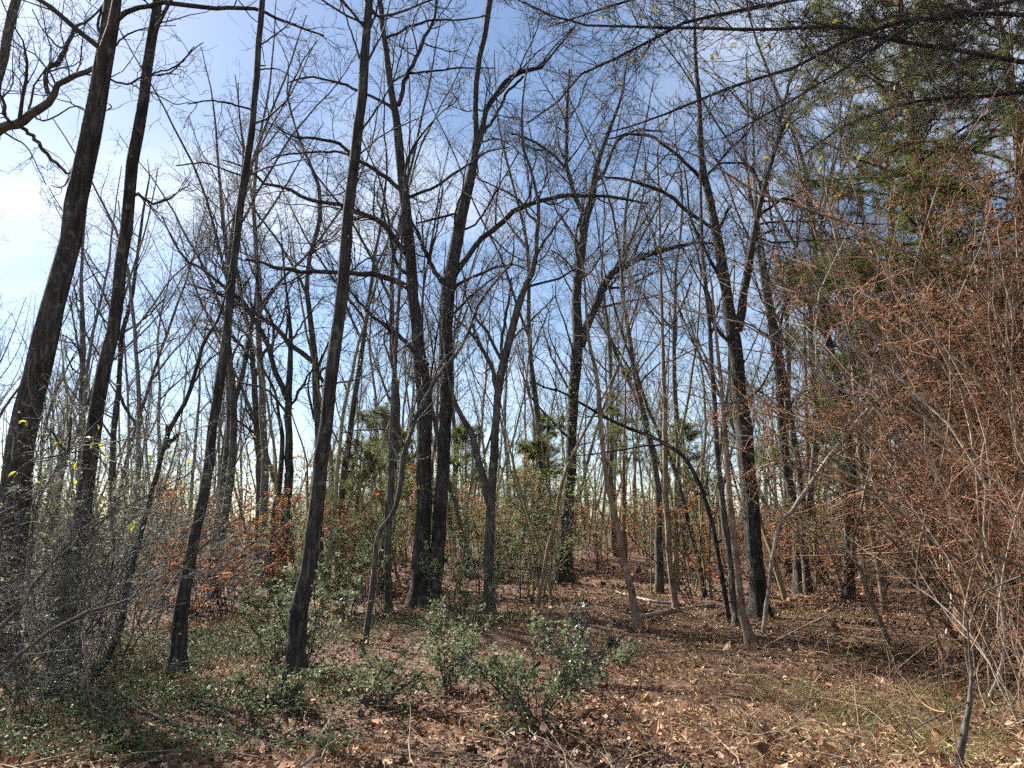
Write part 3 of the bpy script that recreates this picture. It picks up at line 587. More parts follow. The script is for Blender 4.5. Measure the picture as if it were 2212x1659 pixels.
fd = ft[:, 1] * math.cos(PITCH) + (ft[:, 2] - EYE) * math.sin(PITCH); fx = CX + FPX * ft[:, 0] / fd; fy = CY - FPX * (-ft[:, 1] * math.sin(PITCH) + (ft[:, 2] - EYE) * math.cos(PITCH)) / fd
for (x, y) in [(20, 942), (45, 940), (15, 965), (42, 983), (68, 978), (90, 985), (118, 982), (125, 998), (138, 1010), (132, 1020), (190, 960), (215, 965), (270, 975), (363, 972), (388, 1028),
               (478, 1116), (595, 1062), (250, 925), (100, 1008), (70, 960), (210, 940), (280, 1098), (300, 1100), (268, 1112), (338, 980), (10, 985), (520, 1150), (545, 1160)]:
    k = int(np.argmin((fx - x) ** 2 + (fy - y) ** 2)); p = ft[k]; put_leaf(LEAF_Y, fs, fs_b, p, r30.uniform(0.045, 0.08), r30)

# ---------------------------------------------------------------- bushes
def bush_parts(H, spread, nst, seed, ntw=1.0, leaves=0, lsize=0.04, flat=0.4, arch=0.0, r0=0.012, wig=0.2, asp=0.5, bl=1.0):
    r = np.random.default_rng(seed)
    a = r.uniform(0, 6.28, nst); st = np.stack([np.cos(a), np.sin(a), 0 * a], 1) * r.uniform(0.02, 0.12, (nst, 1)) * spread
    st[:, 2] = -0.05
    dr = np.stack([np.cos(a) * spread, np.sin(a) * spread, np.full(nst, H)], 1) + r.normal(size=(nst, 3)) * 0.25 * spread
    ln = H * r.uniform(0.65, 1.1, nst)
    A, Ar = grow(st, dr, ln, r0 * r.uniform(0.6, 1.2, nst), np.full(nst, r0 * 0.25), 10, min(wig * 0.6, 0.145), -arch, r)
    p, d, rad, t, i = sprout(A, Ar, max(3, int(7 * ntw)), 0.12, 1.0, (30, 70), r)
    L = ln[i] * bl * r.uniform(0.2, 0.45, len(p)) * (1.15 - 0.6 * t)
    B, Br = grow(p, d, L, np.clip(rad * 0.6, 0.002, 0.01), np.full(len(p), 0.0015), 7, wig, 0.03 - arch, r)
    p, d, rad, t, i = sprout(B, Br, max(2, int(5 * ntw)), 0.1, 1.0, (30, 70), r)
    C, Cr = grow(p, d, L[i] * r.uniform(0.25, 0.5, len(p)), np.full(len(p), 0.002), np.full(len(p), 0.001), 3, wig, 0.02, r)
    GS, GT, GL = Geo(), Geo(), Geo()
    GS.tubes(A, Ar, 6); GT.tubes(B, Br, 3); GT.tubes(C, Cr, 3)
    if leaves:
        Q = np.concatenate([C, B[:, ::2][:, :3]]) if B.shape[1] >= 7 else C
        n = np.full(len(Q), max(1, leaves // len(Q))); n[: leaves % len(Q)] += 1
        pp, dd = samp(Q, n, r, 0.15); GL.leaves(pp, lsize * r.uniform(0.45, 1.5, len(pp)), asp, flat, 0.12, dd, r)
    return GS, GT, GL
def bush(name, label, cat, loc, H, spread, nst, seed, stem='bark_grey', tw='twig_grey', leaf='privet', group=None, **k):
    GS, GT, GL = bush_parts(H, spread, nst, seed, **k)
    root = thing(name, label, cat, loc, group)
    part('stem', GS, stem, root, (0, 0, 0), 'stuff'); part('twigs', GT, tw, root, (0, 0, 0), 'stuff')
    if GL.n: part('foliage', GL, leaf, root, (0, 0, 0), 'stuff', smooth=False)
    return root

def gp(x, y): return on_ground(x, y)
# privet bushes one can tell apart
bush('evergreen_bush', 'leafy green bush at the centre, left of the two in front of the clearing', 'bush', gp(962, 1492), 1.05, 0.4, 7, 51, leaves=3182, lsize=0.036, ntw=1.2)
bush('evergreen_bush', 'fullest green bush at bottom centre with a thin stem standing in it', 'bush', gp(1160, 1548), 0.9, 0.55, 10, 52, leaves=4406, lsize=0.036, ntw=1.3)
bush('evergreen_bush', 'low green bush left of the centre bush, spreading over brown leaves', 'bush', gp(815, 1530), 0.75, 0.42, 7, 53, leaves=2203, lsize=0.034)
bush('evergreen_bush', 'pale green bush at the right foot of the twin trunk', 'bush', gp(1010, 1352), 1.35, 0.6, 8, 54, leaves=2937, lsize=0.038)
bush('evergreen_bush', 'airy green bush behind and right of the medium grey trunk', 'bush', gp(1125, 1290), 2.2, 1.0, 8, 55, leaves=2937, lsize=0.044)
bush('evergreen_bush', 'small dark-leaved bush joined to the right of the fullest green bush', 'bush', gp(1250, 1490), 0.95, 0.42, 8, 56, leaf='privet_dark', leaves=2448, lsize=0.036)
bush('evergreen_bush', 'green bush wrapping the foot of the fourth trunk', 'bush', gp(662, 1440), 1.55, 0.5, 8, 57, leaves=2448, lsize=0.036)
bush('evergreen_bush', 'low green bush between the third and fourth trunks', 'bush', gp(575, 1440), 0.8, 0.55, 8, 58, leaves=2325, lsize=0.036)
bush('evergreen_bush', 'green bush at the foot of the Y-shaped two-stemmed trunk', 'bush', gp(590, 1345), 1.3, 0.7, 8, 59, leaves=2448, lsize=0.06)
bush('evergreen_bush', 'small green bush in the bottom left of the brown clearing', 'bush', gp(590, 1540), 0.6, 0.4, 6, 60, leaves=1591, lsize=0.036)
bush('evergreen_bush', 'green bush left of the twin trunk behind the crooked sapling', 'bush', gp(745, 1335), 1.6, 0.8, 8, 61, leaves=2692, lsize=0.06)
bush('evergreen_bush', 'sparse green bush right of the fullest bush on the leaf litter', 'bush', gp(1345, 1440), 0.55, 0.4, 5, 63, leaves=514, lsize=0.036)
bush('evergreen_bush', 'green bush under the arching left stem of the medium grey trunk', 'bush', gp(1000, 1265), 2.2, 1.0, 8, 64, leaves=2692, lsize=0.047)
# grey shaded thicket on the left
k = 0; tsh = []
for (x, y, H, sp, n, lb) in [(30, 1470, 2.5, 1.0, 9, 'grey twiggy shrub at the foot of the thickest left trunk'), (110, 1420, 2.9, 1.2, 9, 'grey twiggy shrub between the first two left trunks'),
                       (210, 1380, 2.7, 1.2, 9, 'grey twiggy shrub just right of the second trunk'), (300, 1345, 2.8, 1.2, 9, 'grey twiggy shrub left of the third trunk'),
                       (420, 1330, 2.5, 1.1, 8, 'grey twiggy shrub right behind the third trunk'), (500, 1320, 2.6, 1.1, 8, 'thin grey shrub between the third trunk and the Y-shaped trunk'),
                       (-60, 1440, 3.2, 1.3, 10, 'tall grey shrub cut by the left edge'), (160, 1500, 1.5, 0.9, 8, 'dark low shrub in the shaded left foreground'),
                       (60, 1560, 1.1, 0.7, 8, 'dark leafy shrub in the bottom left corner'), (330, 1300, 3.4, 1.3, 9, 'tall grey shrub at the back of the left thicket'),
                       (70, 1510, 2.3, 1, 9, 'pale grey twigs in front of the thickest left trunk'), (190, 1450, 2.4, 1, 9, 'pale grey twigs in front of the second trunk'), (260, 1420, 2.5, 1, 9, 'pale grey shrub by the leaning thin trunk')]:
    if k < 4: tsh.append(bush('twiggy_shrub', lb, 'shrub', gp(x, y), 2.8, 1.25, 9, 70 + k, leaves=1300, lsize=0.036, ntw=1.9, wig=0.26, group='grey shrubs of the left thicket')); tsh[-1].scale = (H / 2.5,) * 3
    else: copy_tree(tsh[k % 4], gp(x, y), k * 1.3, H / 2.5, lb)
    k += 1
for j, (x, y, H, lb) in enumerate([(545, 1290, 3.0, 'brown-leaved young tree behind the third trunk'), (400, 1250, 3.3, 'brown-leaved young tree deep in the left thicket'), (480, 1330, 2.6, 'brown-leaved sapling right of the third trunk'),
      (760, 1275, 3.2, 'brown-leaved young tree between the fourth trunk and the crooked sapling'), (880, 1262, 3.4, 'brown-leaved young tree seen just left of the twin trunk'), (1095, 1250, 3.6, 'brown-leaved young tree right of the medium grey trunk'),
      (1300, 1235, 3.8, 'brown-leaved young tree right of the vine-wrapped trunk'), (1470, 1240, 4.2, 'brown-leaved young tree behind the upright tan sapling'), (1690, 1250, 3.6, 'brown-leaved young tree behind the grey curved trunk'),
      (640, 1330, 2.7, 'rust-leaved sapling between the Y-shaped trunk and the fourth trunk'), (330, 1370, 2.3, 'rust-leaved sapling left of the third trunk'), (1540, 1300, 3.4, 'rust-leaved sapling just left of the forked trunk'), (1780, 1290, 3.6, 'rust-leaved sapling between the grey curved trunk and the thicket')]):
    bush('brown_leaved_sapling', lb, 'sapling', gp(x, y), H, 1.15, 4, 90 + j, leaf='leaf_rust', leaves=2200, lsize=0.07, flat=1.6, wig=0.26)

# ---------------------------------------------------------------- right-hand brown thicket
THK = [(2255, 1420, 5.0, 2, 'tall brown tangle of dry vines in front of the right thicket'), (2275, 1450, 6.4, 3, 'tall tangle of russet vines against the right edge'), (2350, 1500, 7.0, 0, 'near russet tangle cut off by the right edge'),
       (2245, 1310, 7.0, 1, 'high brown vine tangle climbing below the big pine'), (2300, 1335, 8.8, 2, 'dense rust-brown vine curtain under the pine at the right edge'), (2150, 1270, 5.0, 3, 'brown vine tangle behind the upright thin brown trunk'),
       (2370, 1370, 8.8, 0, 'rust-brown vine curtain leaving the frame at right'), (2285, 1570, 2.8, 1, 'low tan bramble heap in the bottom right corner'), (2225, 1285, 9.0, 3, 'tallest vine curtain hiding the foot of the big pine'),
       (2085, 1245, 3.8, 2, 'low brown tangle behind the leaning brown trunk'), (2330, 1420, 7.6, 1, 'dense brown vines halfway up the right edge'), (2175, 1240, 7.6, 0, 'far brown vine curtain behind the big pine'),
       (2015, 1228, 3.2, 1, 'far brown tangle behind the pale-footed sapling'), (2250, 1380, 7.0, 2, 'russet vine tangle right of the propped log'), (2300, 1490, 5.4, 3, 'near tan vine tangle above the bottom right corner'), (2330, 1400, 11.0, 2, 'russet vines reaching the top of the right edge'), (2280, 1300, 10.5, 1, 'topmost russet vines clinging to the pines at the right edge')]
LBL = [t_[4] for t_ in THK]; THK = [t_[:4] for t_ in THK]
tang = [bush('vine_tangle', 'x', 'thicket', (0, 0, 0), 5.0, 0.62, 13, 110 + j, stem='bark_sunlit_tan', tw='twig_tan', leaf='leaf_brown', leaves=8500, lsize=0.034, bl=0.6, ntw=2.0, wig=0.38, arch=0.015, r0=0.014, asp=0.35) for j in range(4)]
for j, t_ in enumerate(tang):
    r = np.random.default_rng(600 + j); n = 26; a = r.uniform(0, 6.28, n); st = np.stack([np.cos(a), np.sin(a), 0 * a], 1) * r.uniform(0.1, 0.9, (n, 1)); st[:, 2] = -0.05
    A, Ar = grow(st, np.stack([0.3 * r.normal(size=n), 0.3 * r.normal(size=n), np.ones(n)], 1), r.uniform(2.5, 6.0, n), r.uniform(0.006, 0.018, n), np.full(n, 0.003), 16, 0.17, 0.02, r)
    for k in range(n): G = Geo(); G.tubes(A[k], Ar[k], 5); part('vine', G, 'bark_sunlit_tan' if k % 4 else 'deadwood', t_, (0, 0, 0))
seen_t = set()
for (x, y, H, k), lb in zip(THK, LBL):
    g = gp(x, y)
    if k in seen_t: o = copy_tree(tang[k], g, rng.uniform(0, 6.28), H / 5.0, lb)
    else:
        seen_t.add(k); o = tang[k]; o.location = [float(c) for c in g]; o.scale = (H / 5.0,) * 3; o['label'] = lb
    o['group'] = 'vine tangles of the right thicket'
def zone_of(x): return next(zn for lim, zn in ((60, 'by the left edge'), (200, 'between the first two left trunks'), (400, 'between the second and third left trunks'), (620, 'between the third trunk and the Y-shaped trunk'), (760, 'behind the fourth trunk'),
                    (900, 'just left of the twin trunk'), (1060, 'just right of the twin trunk'), (1230, 'left of the vine-wrapped trunk'), (1420, 'right of the vine-wrapped trunk'), (1600, 'left of the forked trunk'),
                    (1760, 'right of the forked trunk'), (1950, 'beside the pale-footed sapling'), (9999, 'in the right thicket')) if x < lim)
# mid-distance brown undergrowth, copies of three kinds
protos = [bush('brown_shrub', 'x', 'shrub', (0, 0, 0), 2.6, 1.1, 8, 130 + j, stem='bark_sunlit_tan', tw='twig_tan', leaf='leaf_brown', leaves=1300, lsize=0.05, ntw=1.2, wig=0.32, group='brown undergrowth shrubs right of centre') for j in range(3)]
spots = [(1520, 1235), (1450, 1225), (1580, 1250), (1660, 1240), (1700, 1225), (1760, 1255), (1820, 1240), (1880, 1262), (1940, 1235), (1990, 1270), (2050, 1250), (1345, 1222), (1280, 1215), (1400, 1210), (1120, 1225), (1180, 1240), (1620, 1215), (1790, 1215), (1860, 1220), (1930, 1215), (1060, 1235), (1500, 1210), (2120, 1235), (2180, 1255), (760, 1240), (2010, 1222)]
for j, (x, y) in enumerate(spots):
    src = protos[j % 3]; g = gp(x, y); lab = ('low' if y > 1235 else 'far') + ' brown dry-leaved shrub ' + zone_of(x)
    if j < 3: src.location = [float(c) for c in g]; src.scale = (1.1,) * 3; src['label'] = lab
    else: copy_tree(src, g, rng.uniform(0, 6.28), rng.uniform(0.8, 1.5), lab)

# ---------------------------------------------------------------- pines
def pine(label, base, H, z0, spread, r0, seed, nd=7, tufts=1.0, dead=0, group=None):
    r = np.random.default_rng(seed)
    root = thing('pine_tree', label, 'pine tree', base, group)
    z = np.linspace(-0.15, H, 30); P = np.stack([0.1 * np.sin(z * 0.5 + seed), 0.1 * np.cos(z * 0.37), z], 1); Rd = r0 * (1 - np.clip(z, 0, H) / H) ** 0.8 + 0.012
    G = Geo(); trunk_tube(G, P, Rd, 14, r, 0.4); part('trunk', G, 'bark_red', root, (0, 0, 0))
    def whorls(za, zb, n, up_):
        zz = r.uniform(za, zb, n); a = r.uniform(0, 6.28, n)
        f = np.clip((zz - z0) / (H - z0), 0, 1); ln = (spread * (1 - f) ** 0.75 + 0.35) * r.uniform(0.7, 1.1, n)
        st = np.stack([np.interp(zz, z, P[:, 0]), np.interp(zz, z, P[:, 1]), zz], 1)
        dr = np.stack([np.cos(a), np.sin(a), up_ + 0.5 * f], 1)
        return grow(st, dr, ln, np.clip(ln * 0.011, 0.008, 0.04), np.full(n, 0.004), 9, 0.13, -0.02, r), ln
    (A, Ar), ln = whorls(z0, H - 0.2, int((H - z0) * nd), 0.05)
    GB = Geo(); GB.tubes(A, Ar, 5)
    p, d, rad, t, i = sprout(A, Ar, 11, 0.15, 1.0, (30, 60), r, flat=0.7)
    B, Br = grow(p, d, ln[i] * r.uniform(0.18, 0.4, len(p)) * (1.2 - 0.6 * t), np.clip(rad * .5, .003, .01), np.full(len(p), 0.002), 6, 0.18, 0.03, r); GB.tubes(B, Br, 3)
    part('branches', GB, 'bark_grey', root, (0, 0, 0), 'stuff')
    GN = Geo(); pp, dd = samp(B, max(2, int(13 * tufts)), r, 0.1); GN.needles(pp, dd, 13, 0.14, 0.0026, r)
    part('needles', GN, 'needle', root, (0, 0, 0), 'stuff', smooth=False)
    if dead:
        (A, Ar), ln = whorls(0.8, z0 + 1.0, dead, -0.1)
        GD = Geo(); GD.tubes(A, Ar * 0.7, 4); p, d, rad, t, i = sprout(A, Ar, 9, 0.2, 1.0, (30, 70), r)
        B, Br = grow(p, d, ln[i] * 0.3 * r.uniform(0.4, 1, len(p)), np.full(len(p), 0.004), np.full(len(p), 0.0015), 5, 0.3, -0.05, r); GD.tubes(B, Br, 3)
        p, d, rad, t, i = sprout(B, Br, 3, 0.1, 1.0, (30, 70), r); C, Cr = grow(p, d, r.uniform(0.1, 0.3, len(p)), np.full(len(p), 0.002), np.full(len(p), 0.001), 3, 0.3, -0.05, r); GD.tubes(C, Cr, 3)
        part('dead_branches', GD, 'twig_tan', root, (0, 0, 0), 'stuff')
    return root
def base_at(x, Y):
    X = at(x, 1140, Y)[0]; return np.array([X, Y, float(hgt(X, Y))])
big = pine('big pine with reddish trunk and green boughs filling the upper right', base_at(2075, 12.5), 15.0, 4.6, 3.3, 0.17, 201, nd=9, tufts=1.25, dead=46)
copy_tree(big, base_at(2300, 11.0), 2.1, 0.86, 'green pine beside the big pine, cut by the right edge')
copy_tree(big, base_at(2000, 16.5), 4.0, 0.82, 'shorter pine farther back, left of the big pine')
pine('slim far pine seen between the grey curved trunk and the pale-footed sapling', base_at(1765, 23), 9.6, 3.0, 1.7, 0.09, 204, nd=7, tufts=0.8)
pine('small far pine right of the vine-wrapped trunk', base_at(1355, 26), 7.2, 3.5, 1.4, 0.08, 205, nd=6, tufts=0.7)
pine('small young pine far behind and left of the twin trunk', base_at(770, 22), 4.2, 0.8, 1.5, 0.06, 206, nd=15, tufts=0.5)
yp = pine('small young pine far behind the pale grey straight trunk', base_at(845, 27), 5.0, 0.8, 1.7, 0.06, 207, nd=15, tufts=0.5)

for (x, Y, sc_, lb) in [(800, 34, 1.35, 'young pine far back, right of the fourth trunk'), (1010, 30, 1.1, 'young pine far behind the twin trunk on its right'),
                        (1150, 26, 0.9, 'young pine left of the vine-wrapped trunk'), (1190, 34, 1.3, 'young pine far behind the vine-wrapped trunk'), (1480, 33, 1.2, 'young pine far behind the upright tan sapling'), (1820, 28, 1.3, 'young pine behind the pale-footed sapling')]:
    copy_tree(yp, base_at(x, Y), x * 0.7, sc_, lb)
# ---------------------------------------------------------------- background trees, copies of a few kinds
def proto_tree(H, r0, seed, fork=True, q=0.5, name='hardwood_tree', bark='bark_grey', twm='twig_grey', clear=0.35, tn=26, lmax=2.4, leafy=0.0, tw_r=0.003):
    r = np.random.default_rng(seed)
    root = thing(name, 'x', 'tree', (0, 0, 0))
    def stem(p0, d0, L, ra, rb, K=20):
        P, Rd = grow(p0[None], d0[None], np.array([L]), np.array([ra]), np.array([rb]), K, 0.06, 0.02, r); return P[0], Rd[0]
    P, Rd = stem(np.array([0, 0, -0.15]), np.array([r.normal() * 0.08, r.normal() * 0.08, 1.0]), H, r0, 0.012, 24)
    G = Geo(); trunk_tube(G, P, Rd, 9, r, 0.35); part('trunk', G, bark, root, (0, 0, 0)); mains = [(P, Rd, True)]
    if fork:
        for j in range(r.integers(2, 5)):
            k = r.integers(9, 17); a = r.uniform(0, 6.28); d = unit(np.array([math.cos(a) * 0.7, math.sin(a) * 0.7, 1.0]))
            P2, R2 = stem(P[k], d, (H - P[k, 2]) * r.uniform(0.5, 0.9), Rd[k] * 0.65, 0.01, 16); G = Geo(); G.tubes(P2, R2, 6); part('limb', G, bark, root, (0, 0, 0)); mains.append((P2, R2, True))
    G = Geo(); tws = ramify(G, mains, q, H * clear, 0, tn, tw_r, r, 0.08, lmax); part('crown', G, twm, root, (0, 0, 0), 'stuff')
    if leafy:
        G = Geo(); pp, dd = samp(tws[1], 2, r); kk = r.uniform(size=len(pp)) < leafy; G.leaves(pp[kk], r.uniform(0.04, 0.08, kk.sum()), 0.5, 0.5, 0.15, dd[kk], r); part('foliage', G, 'leaf_far', root, (0, 0, 0), 'stuff', smooth=False)
    return root
tall = [proto_tree(r_h, r_r, 300 + j, True, 0.62, bark=['bark_far', 'bark_grey'][j % 2]) for j, (r_h, r_r) in enumerate([(13, .085), (15, .105), (12, .07), (14, .095), (16, .11), (11, .065)])]
slim = [proto_tree(h, rr, 320 + j, False, 0.45, 'young_tree', ['bark_sunlit_tan', 'bark_green', 'bark_green'][j % 3], tn=22, clear=0.3, lmax=1.5, leafy=0.5 if j in (1, 2, 4) else 0.0) for j, (h, rr) in enumerate([(6, .035), (8, .05), (4.5, .025), (7, .04), (9, .055)])]
dense = [proto_tree(h, rr, 340 + j, True, 0.9, bark='bark_grey', clear=0.42, tn=34, tw_r=0.0028) for j, (h, rr) in enumerate([(15, .1), (16.5, .12), (14, .09)])]
for j, (x, Y, sc_, lb) in enumerate([(1735, 19, 1.05, 'finely twigged tree beside the grey curved trunk'), (1820, 17.5, 1.05, 'finely twigged tree left of the pines'), (1900, 20, 1.1, 'finely twigged tree in front of the shorter pine'),
        (1690, 27, 1.3, 'finely twigged tree far behind the grey curved trunk'), (1150, 27, 1.2, 'finely twigged tree far behind the medium grey trunk'), (1020, 24, 1.1, 'finely twigged tree just right behind the twin trunk'), (735, 22, 1.1, 'finely twigged tree right behind the fourth trunk'),
        (470, 21, 1.05, 'finely twigged tree behind the third trunk'), (1960, 22, 1.15, 'finely twigged tree behind the shorter pine'), (1480, 32, 1.4, 'finely twigged tree far back, left of the forked trunk'), (1330, 34, 1.3, 'finely twigged tree above the small far pine')]):
    if j < 3: o = dense[j]; o.location = [float(c) for c in base_at(x, Y)]; o.scale = (sc_,) * 3; o['label'] = lb
    else: o = copy_tree(dense[j % 3], base_at(x, Y), j * 1.7, sc_, lb)
    o['group'] = 'finely twigged bare trees'
hero_xy = [(o.location.x, o.location.y) for o in COL.objects if o.parent is None and o.get('category') in ('tree', 'pine tree')]
def scatter(protos, n, d0, d1, pw, dens, lab, grp, mind, seed, smin, smax):
    r = np.random.default_rng(seed); pts = list(hero_xy); cnt = 0; used = set(); tries = 0
    while cnt < n and tries < 20000:
        tries += 1
        x = r.uniform(-200, 2400)
        if r.uniform() > dens(x): continue
        Y = d0 + (d1 - d0) * r.uniform() ** pw
        if Y < 27 and any(p0 < x < p1 for p0, p1 in ((1535, 1690), (880, 985), (1205, 1275), (1290, 1400))): continue
        X = at(x, 1140, Y)[0]
        if any((X - a) ** 2 + (Y - b) ** 2 < mind ** 2 for a, b in pts): continue
        pts.append((X, Y)); k = cnt % len(protos); src = protos[k]; loc = (X, Y, float(hgt(X, Y))); s = r.uniform(smin, smax)
        zone = zone_of(x)
        zone = ('near' if Y < d0 + (d1 - d0) * 0.3 else ('mid-distance' if Y < d0 + (d1 - d0) * 0.65 else 'far')) + ' row ' + zone
        if k not in used and not src.get('placed'):
            src['placed'] = 1
            used.add(k); o = src; o.location = loc; o.rotation_euler = (0, 0, r.uniform(0, 6.28)); o.scale = (s, s, s)
        else: o = copy_tree(src, loc, r.uniform(0, 6.28), s, None, (r.normal() * 0.04, r.normal() * 0.04))
        o['label'] = lab + ', ' + zone; o['group'] = grp + ', ' + zone; cnt += 1
scatter(tall, 150, 17, 65, 0.8, lambda x: 0.7 if x < 1000 else 1.0, 'bare background tree', 'distant bare trees', 1.3, 41, 0.9, 1.3)
scatter(slim, 175, 14.5, 38, 0.9, lambda x: 0.25 if x < 650 else (0.7 if x < 1150 else 1.0), 'slender bare sapling', 'slender background saplings', 0.7, 42, 0.7, 1.2)
scatter(tall, 85, 42, 80, 1.0, lambda x: 1.0, 'rearmost thin bare tree', 'rearmost bare trees', 0.9, 44, 0.7, 1.1)
# evergreen understorey copies
eb = [bush('evergreen_shrub', 'x', 'shrub', (0, 0, 0), 3.4, 0.95, 6, 150 + j, leaf='leaf_far', leaves=1500, lsize=0.05, ntw=1.1, wig=0.24) for j in range(3)]
def dens_g(x): return 0.35 if x < 600 else (1.0 if x < 1250 else 0.5)
hero_xy = []
scatter(eb, 110, 15, 42, 0.8, dens_g, 'green understorey shrub', 'distant evergreen shrubs', 0.9, 43, 0.6, 1.35)

# far wood: one mass closing the view
r = np.random.default_rng(77); G = Geo(); n = 160
a = r.uniform(-0.95, 0.95, n); d = r.uniform(62, 120, n); st = np.stack([d * np.sin(a), d * np.cos(a), 0 * a], 1); st[:, 2] = hgt(st[:, 0], st[:, 1]) - 0.2
A, Ar = grow(st, np.tile([0, 0, 1.0], (n, 1)) + r.normal(size=(n, 3)) * 0.06, r.uniform(9, 15, n), r.uniform(0.08, 0.2, n), np.full(n, 0.02), 8, 0.05, 0.03, r); G.tubes(A, Ar, 5)
p, dd, rad, t, i = sprout(A, Ar, 16, 0.3, 1.0, (25, 60), r); B, Br = grow(p, dd, r.uniform(1.2, 3.5, len(p)) * (1.25 - t), np.clip(rad * 0.4, 0.012, 0.05), np.full(len(p), 0.01), 4, 0.2, 0.1, r); G.tubes(B, Br, 3)
p, dd, rad, t, i = sprout(B, Br, 3, 0.1, 1.0, (25, 60), r); C, Cr = grow(p, dd, r.uniform(0.4, 1.2, len(p)), np.full(len(p), 0.011), np.full(len(p), 0.006), 3, 0.2, 0.1, r); G.tubes(C, Cr, 3)
solo('far_wood', G, 'twig_grey', 'mass of bare grey trees closing the view far behind', kind='stuff')
n = 60000; a = r.uniform(-0.95, 0.95, n); d = r.uniform(40, 110, n); p = np.stack([d * np.sin(a), d * np.cos(a), 0 * a], 1)
p[:, 2] = hgt(p[:, 0], p[:, 1]) + np.abs(r.normal(size=n)) * (2.0 + 1.1 * np.sin(a * 23) * np.sin(a * 9 + 1))
G = Geo(); G.leaves(p[: n // 2], r.uniform(0.12, 0.3, n // 2), 0.6, 0.2); solo('far_undergrowth', G, 'leaf_far', 'far green undergrowth below the distant trees', kind='stuff', smooth=False)
G = Geo(); G.leaves(p[n // 2:], r.uniform(0.12, 0.3, n // 2), 0.6, 0.2); solo('far_brown_undergrowth', G, 'leaf_brown', 'far brown undergrowth below the distant trees', kind='stuff', smooth=False)

# ---------------------------------------------------------------- ground cover, vines, logs, brambles
r = np.random.default_rng(88); G = Geo()
for (x, y, sx_, sy_, n, hh) in [(480, 1400, 1.5, 1.1, 5200, .16), (600, 1490, .9, .7, 2600, .12), (280, 1440, 1.4, 1.2, 4200, .2), (380, 1520, 1.0, .6, 2600, .14), (150, 1590, .9, .6, 2200, .14), (350, 1620, .7, .35, 1400, .1),
                           (880, 1345, 1.3, .8, 2600, .18), (1060, 1345, 1.3, .6, 2200, .2), (1250, 1300, 1.5, .8, 1500, .15), (700, 1620, .35, .25, 500, .08), (640, 1380, 1.2, 1.0, 2400, .18), (1130, 1590, .35, .2, 350, .1), (830, 1480, .5, .4, 600, .1), (60, 1500, 1.1, 1.0, 2600, .2)]:
    c = gp(x, y); q = np.stack([c[0] + r.normal(size=n) * sx_ * .6, c[1] + r.normal(size=n) * sy_ * .6], 1)
    # clumped
    cl = q[r.integers(0, n, max(8, n // 28))]; q = cl[r.integers(0, len(cl), n)] + r.normal(size=(n, 2)) * 0.06
    p = np.c_[q, hgt(q[:, 0], q[:, 1]) + 0.02 + np.abs(r.normal(size=n)) * hh * .6]
    G.leaves(p, r.uniform(0.02, 0.05, n), 0.5, 0.6, 0.15)
solo('ground_cover', G, 'cover', 'low green leafy ground cover among the left and centre trunks', kind='stuff', smooth=False)
M['grass'] = mat('grass', [(0.12, 0.11, 0.03), (0.24, 0.22, 0.07), (0.38, 0.33, 0.13)], 0.6, island=1, transl=0.35)
r = np.random.default_rng(99); G = Geo()
for (x, y, n, sg) in [(1960, 1570, 900, .45), (2140, 1520, 900, .5), (1850, 1400, 600, .5), (1745, 1340, 500, .5), (1880, 1330, 500, .6), (1700, 1500, 400, .4), (2060, 1620, 700, .3), (1560, 1450, 300, .5), (1300, 1420, 250, .5), (1820, 1520, 500, .4), (640, 1500, 400, .3), (380, 1490, 500, .5)]:
    c = gp(x, y); t_ = c[:2] + r.normal(size=(max(4, n // 16), 2)) * sg; q = t_[r.integers(0, len(t_), n)] + r.normal(size=(n, 2)) * 0.035
    st = np.c_[q, hgt(q[:, 0], q[:, 1]) + 0.01]; dr = r.normal(size=(n, 3)) * 0.55; dr[:, 2] = 1
    P, Rd = grow(st, dr, r.uniform(0.06, 0.2, n), np.full(n, 0.0016), np.full(n, 0.0006), 3, 0.3, -0.2, r); G.tubes(P, Rd, 3)
solo('grass', G, 'grass', 'thin yellow-green grass tufts in the leaf litter at lower right', kind='stuff')
# climbing leaves on the vine-wrapped trunk and small dark leaf clump high at left
def wrap_leaves(root, b, pl, Y, n, rad, m, name, size=0.06):
    r = np.random.default_rng(n); A = np.array([at(x, y, Y) for x, y in pl]); C = catmull(A, 40)
    p = C[r.integers(0, 40, n)] + r.normal(size=(n, 3)) * rad; G = Geo(); G.leaves(p, size * r.uniform(.6, 1.3, n), .6, .2); part(name, G, m, root, b, 'stuff', smooth=False)
wrap_leaves(mossy, ms_b, [(1217, 1255), (1222, 1150), (1234, 986), (1240, 860), (1242, 790)], ms_b[1] - 0.05, 1500, 0.15, 'leaf_far', 'climbing_vine')
def log(label, pl, name='fallen_log', m='deadwood', lift=0.0, cat='log'):
    A = []
    for (x, y, w, z) in pl:
        g = gp(x, y); A.append([g[0], g[1], g[2] + z + w / 2, w / 2])
    A = np.array(A); C = catmull(A, 16); C[0, 3] = C[-1, 3] = 0.002; C = np.vstack([C[:1], C[1:2] * [1, 1, 1, 1], C[1:-1], C[-2:-1], C[-1:]])
    C[1, :3] = C[0, :3] + (C[2, :3] - C[0, :3]) * 0.03; C[-2, :3] = C[-1, :3] + (C[-3, :3] - C[-1, :3]) * 0.03
    G = Geo(); rr = np.random.default_rng(int(pl[0][0])); G.tubes(C[:, :3], C[:, 3], 9, (1 + 0.1 * rr.normal(size=(len(C), 9)))[None])
    o = bpy.data.objects.new(name, G.mesh(name, m, C[0, :3])); COL.objects.link(o); o.location = [float(v) for v in C[0, :3]]; o['label'] = label; o['category'] = cat
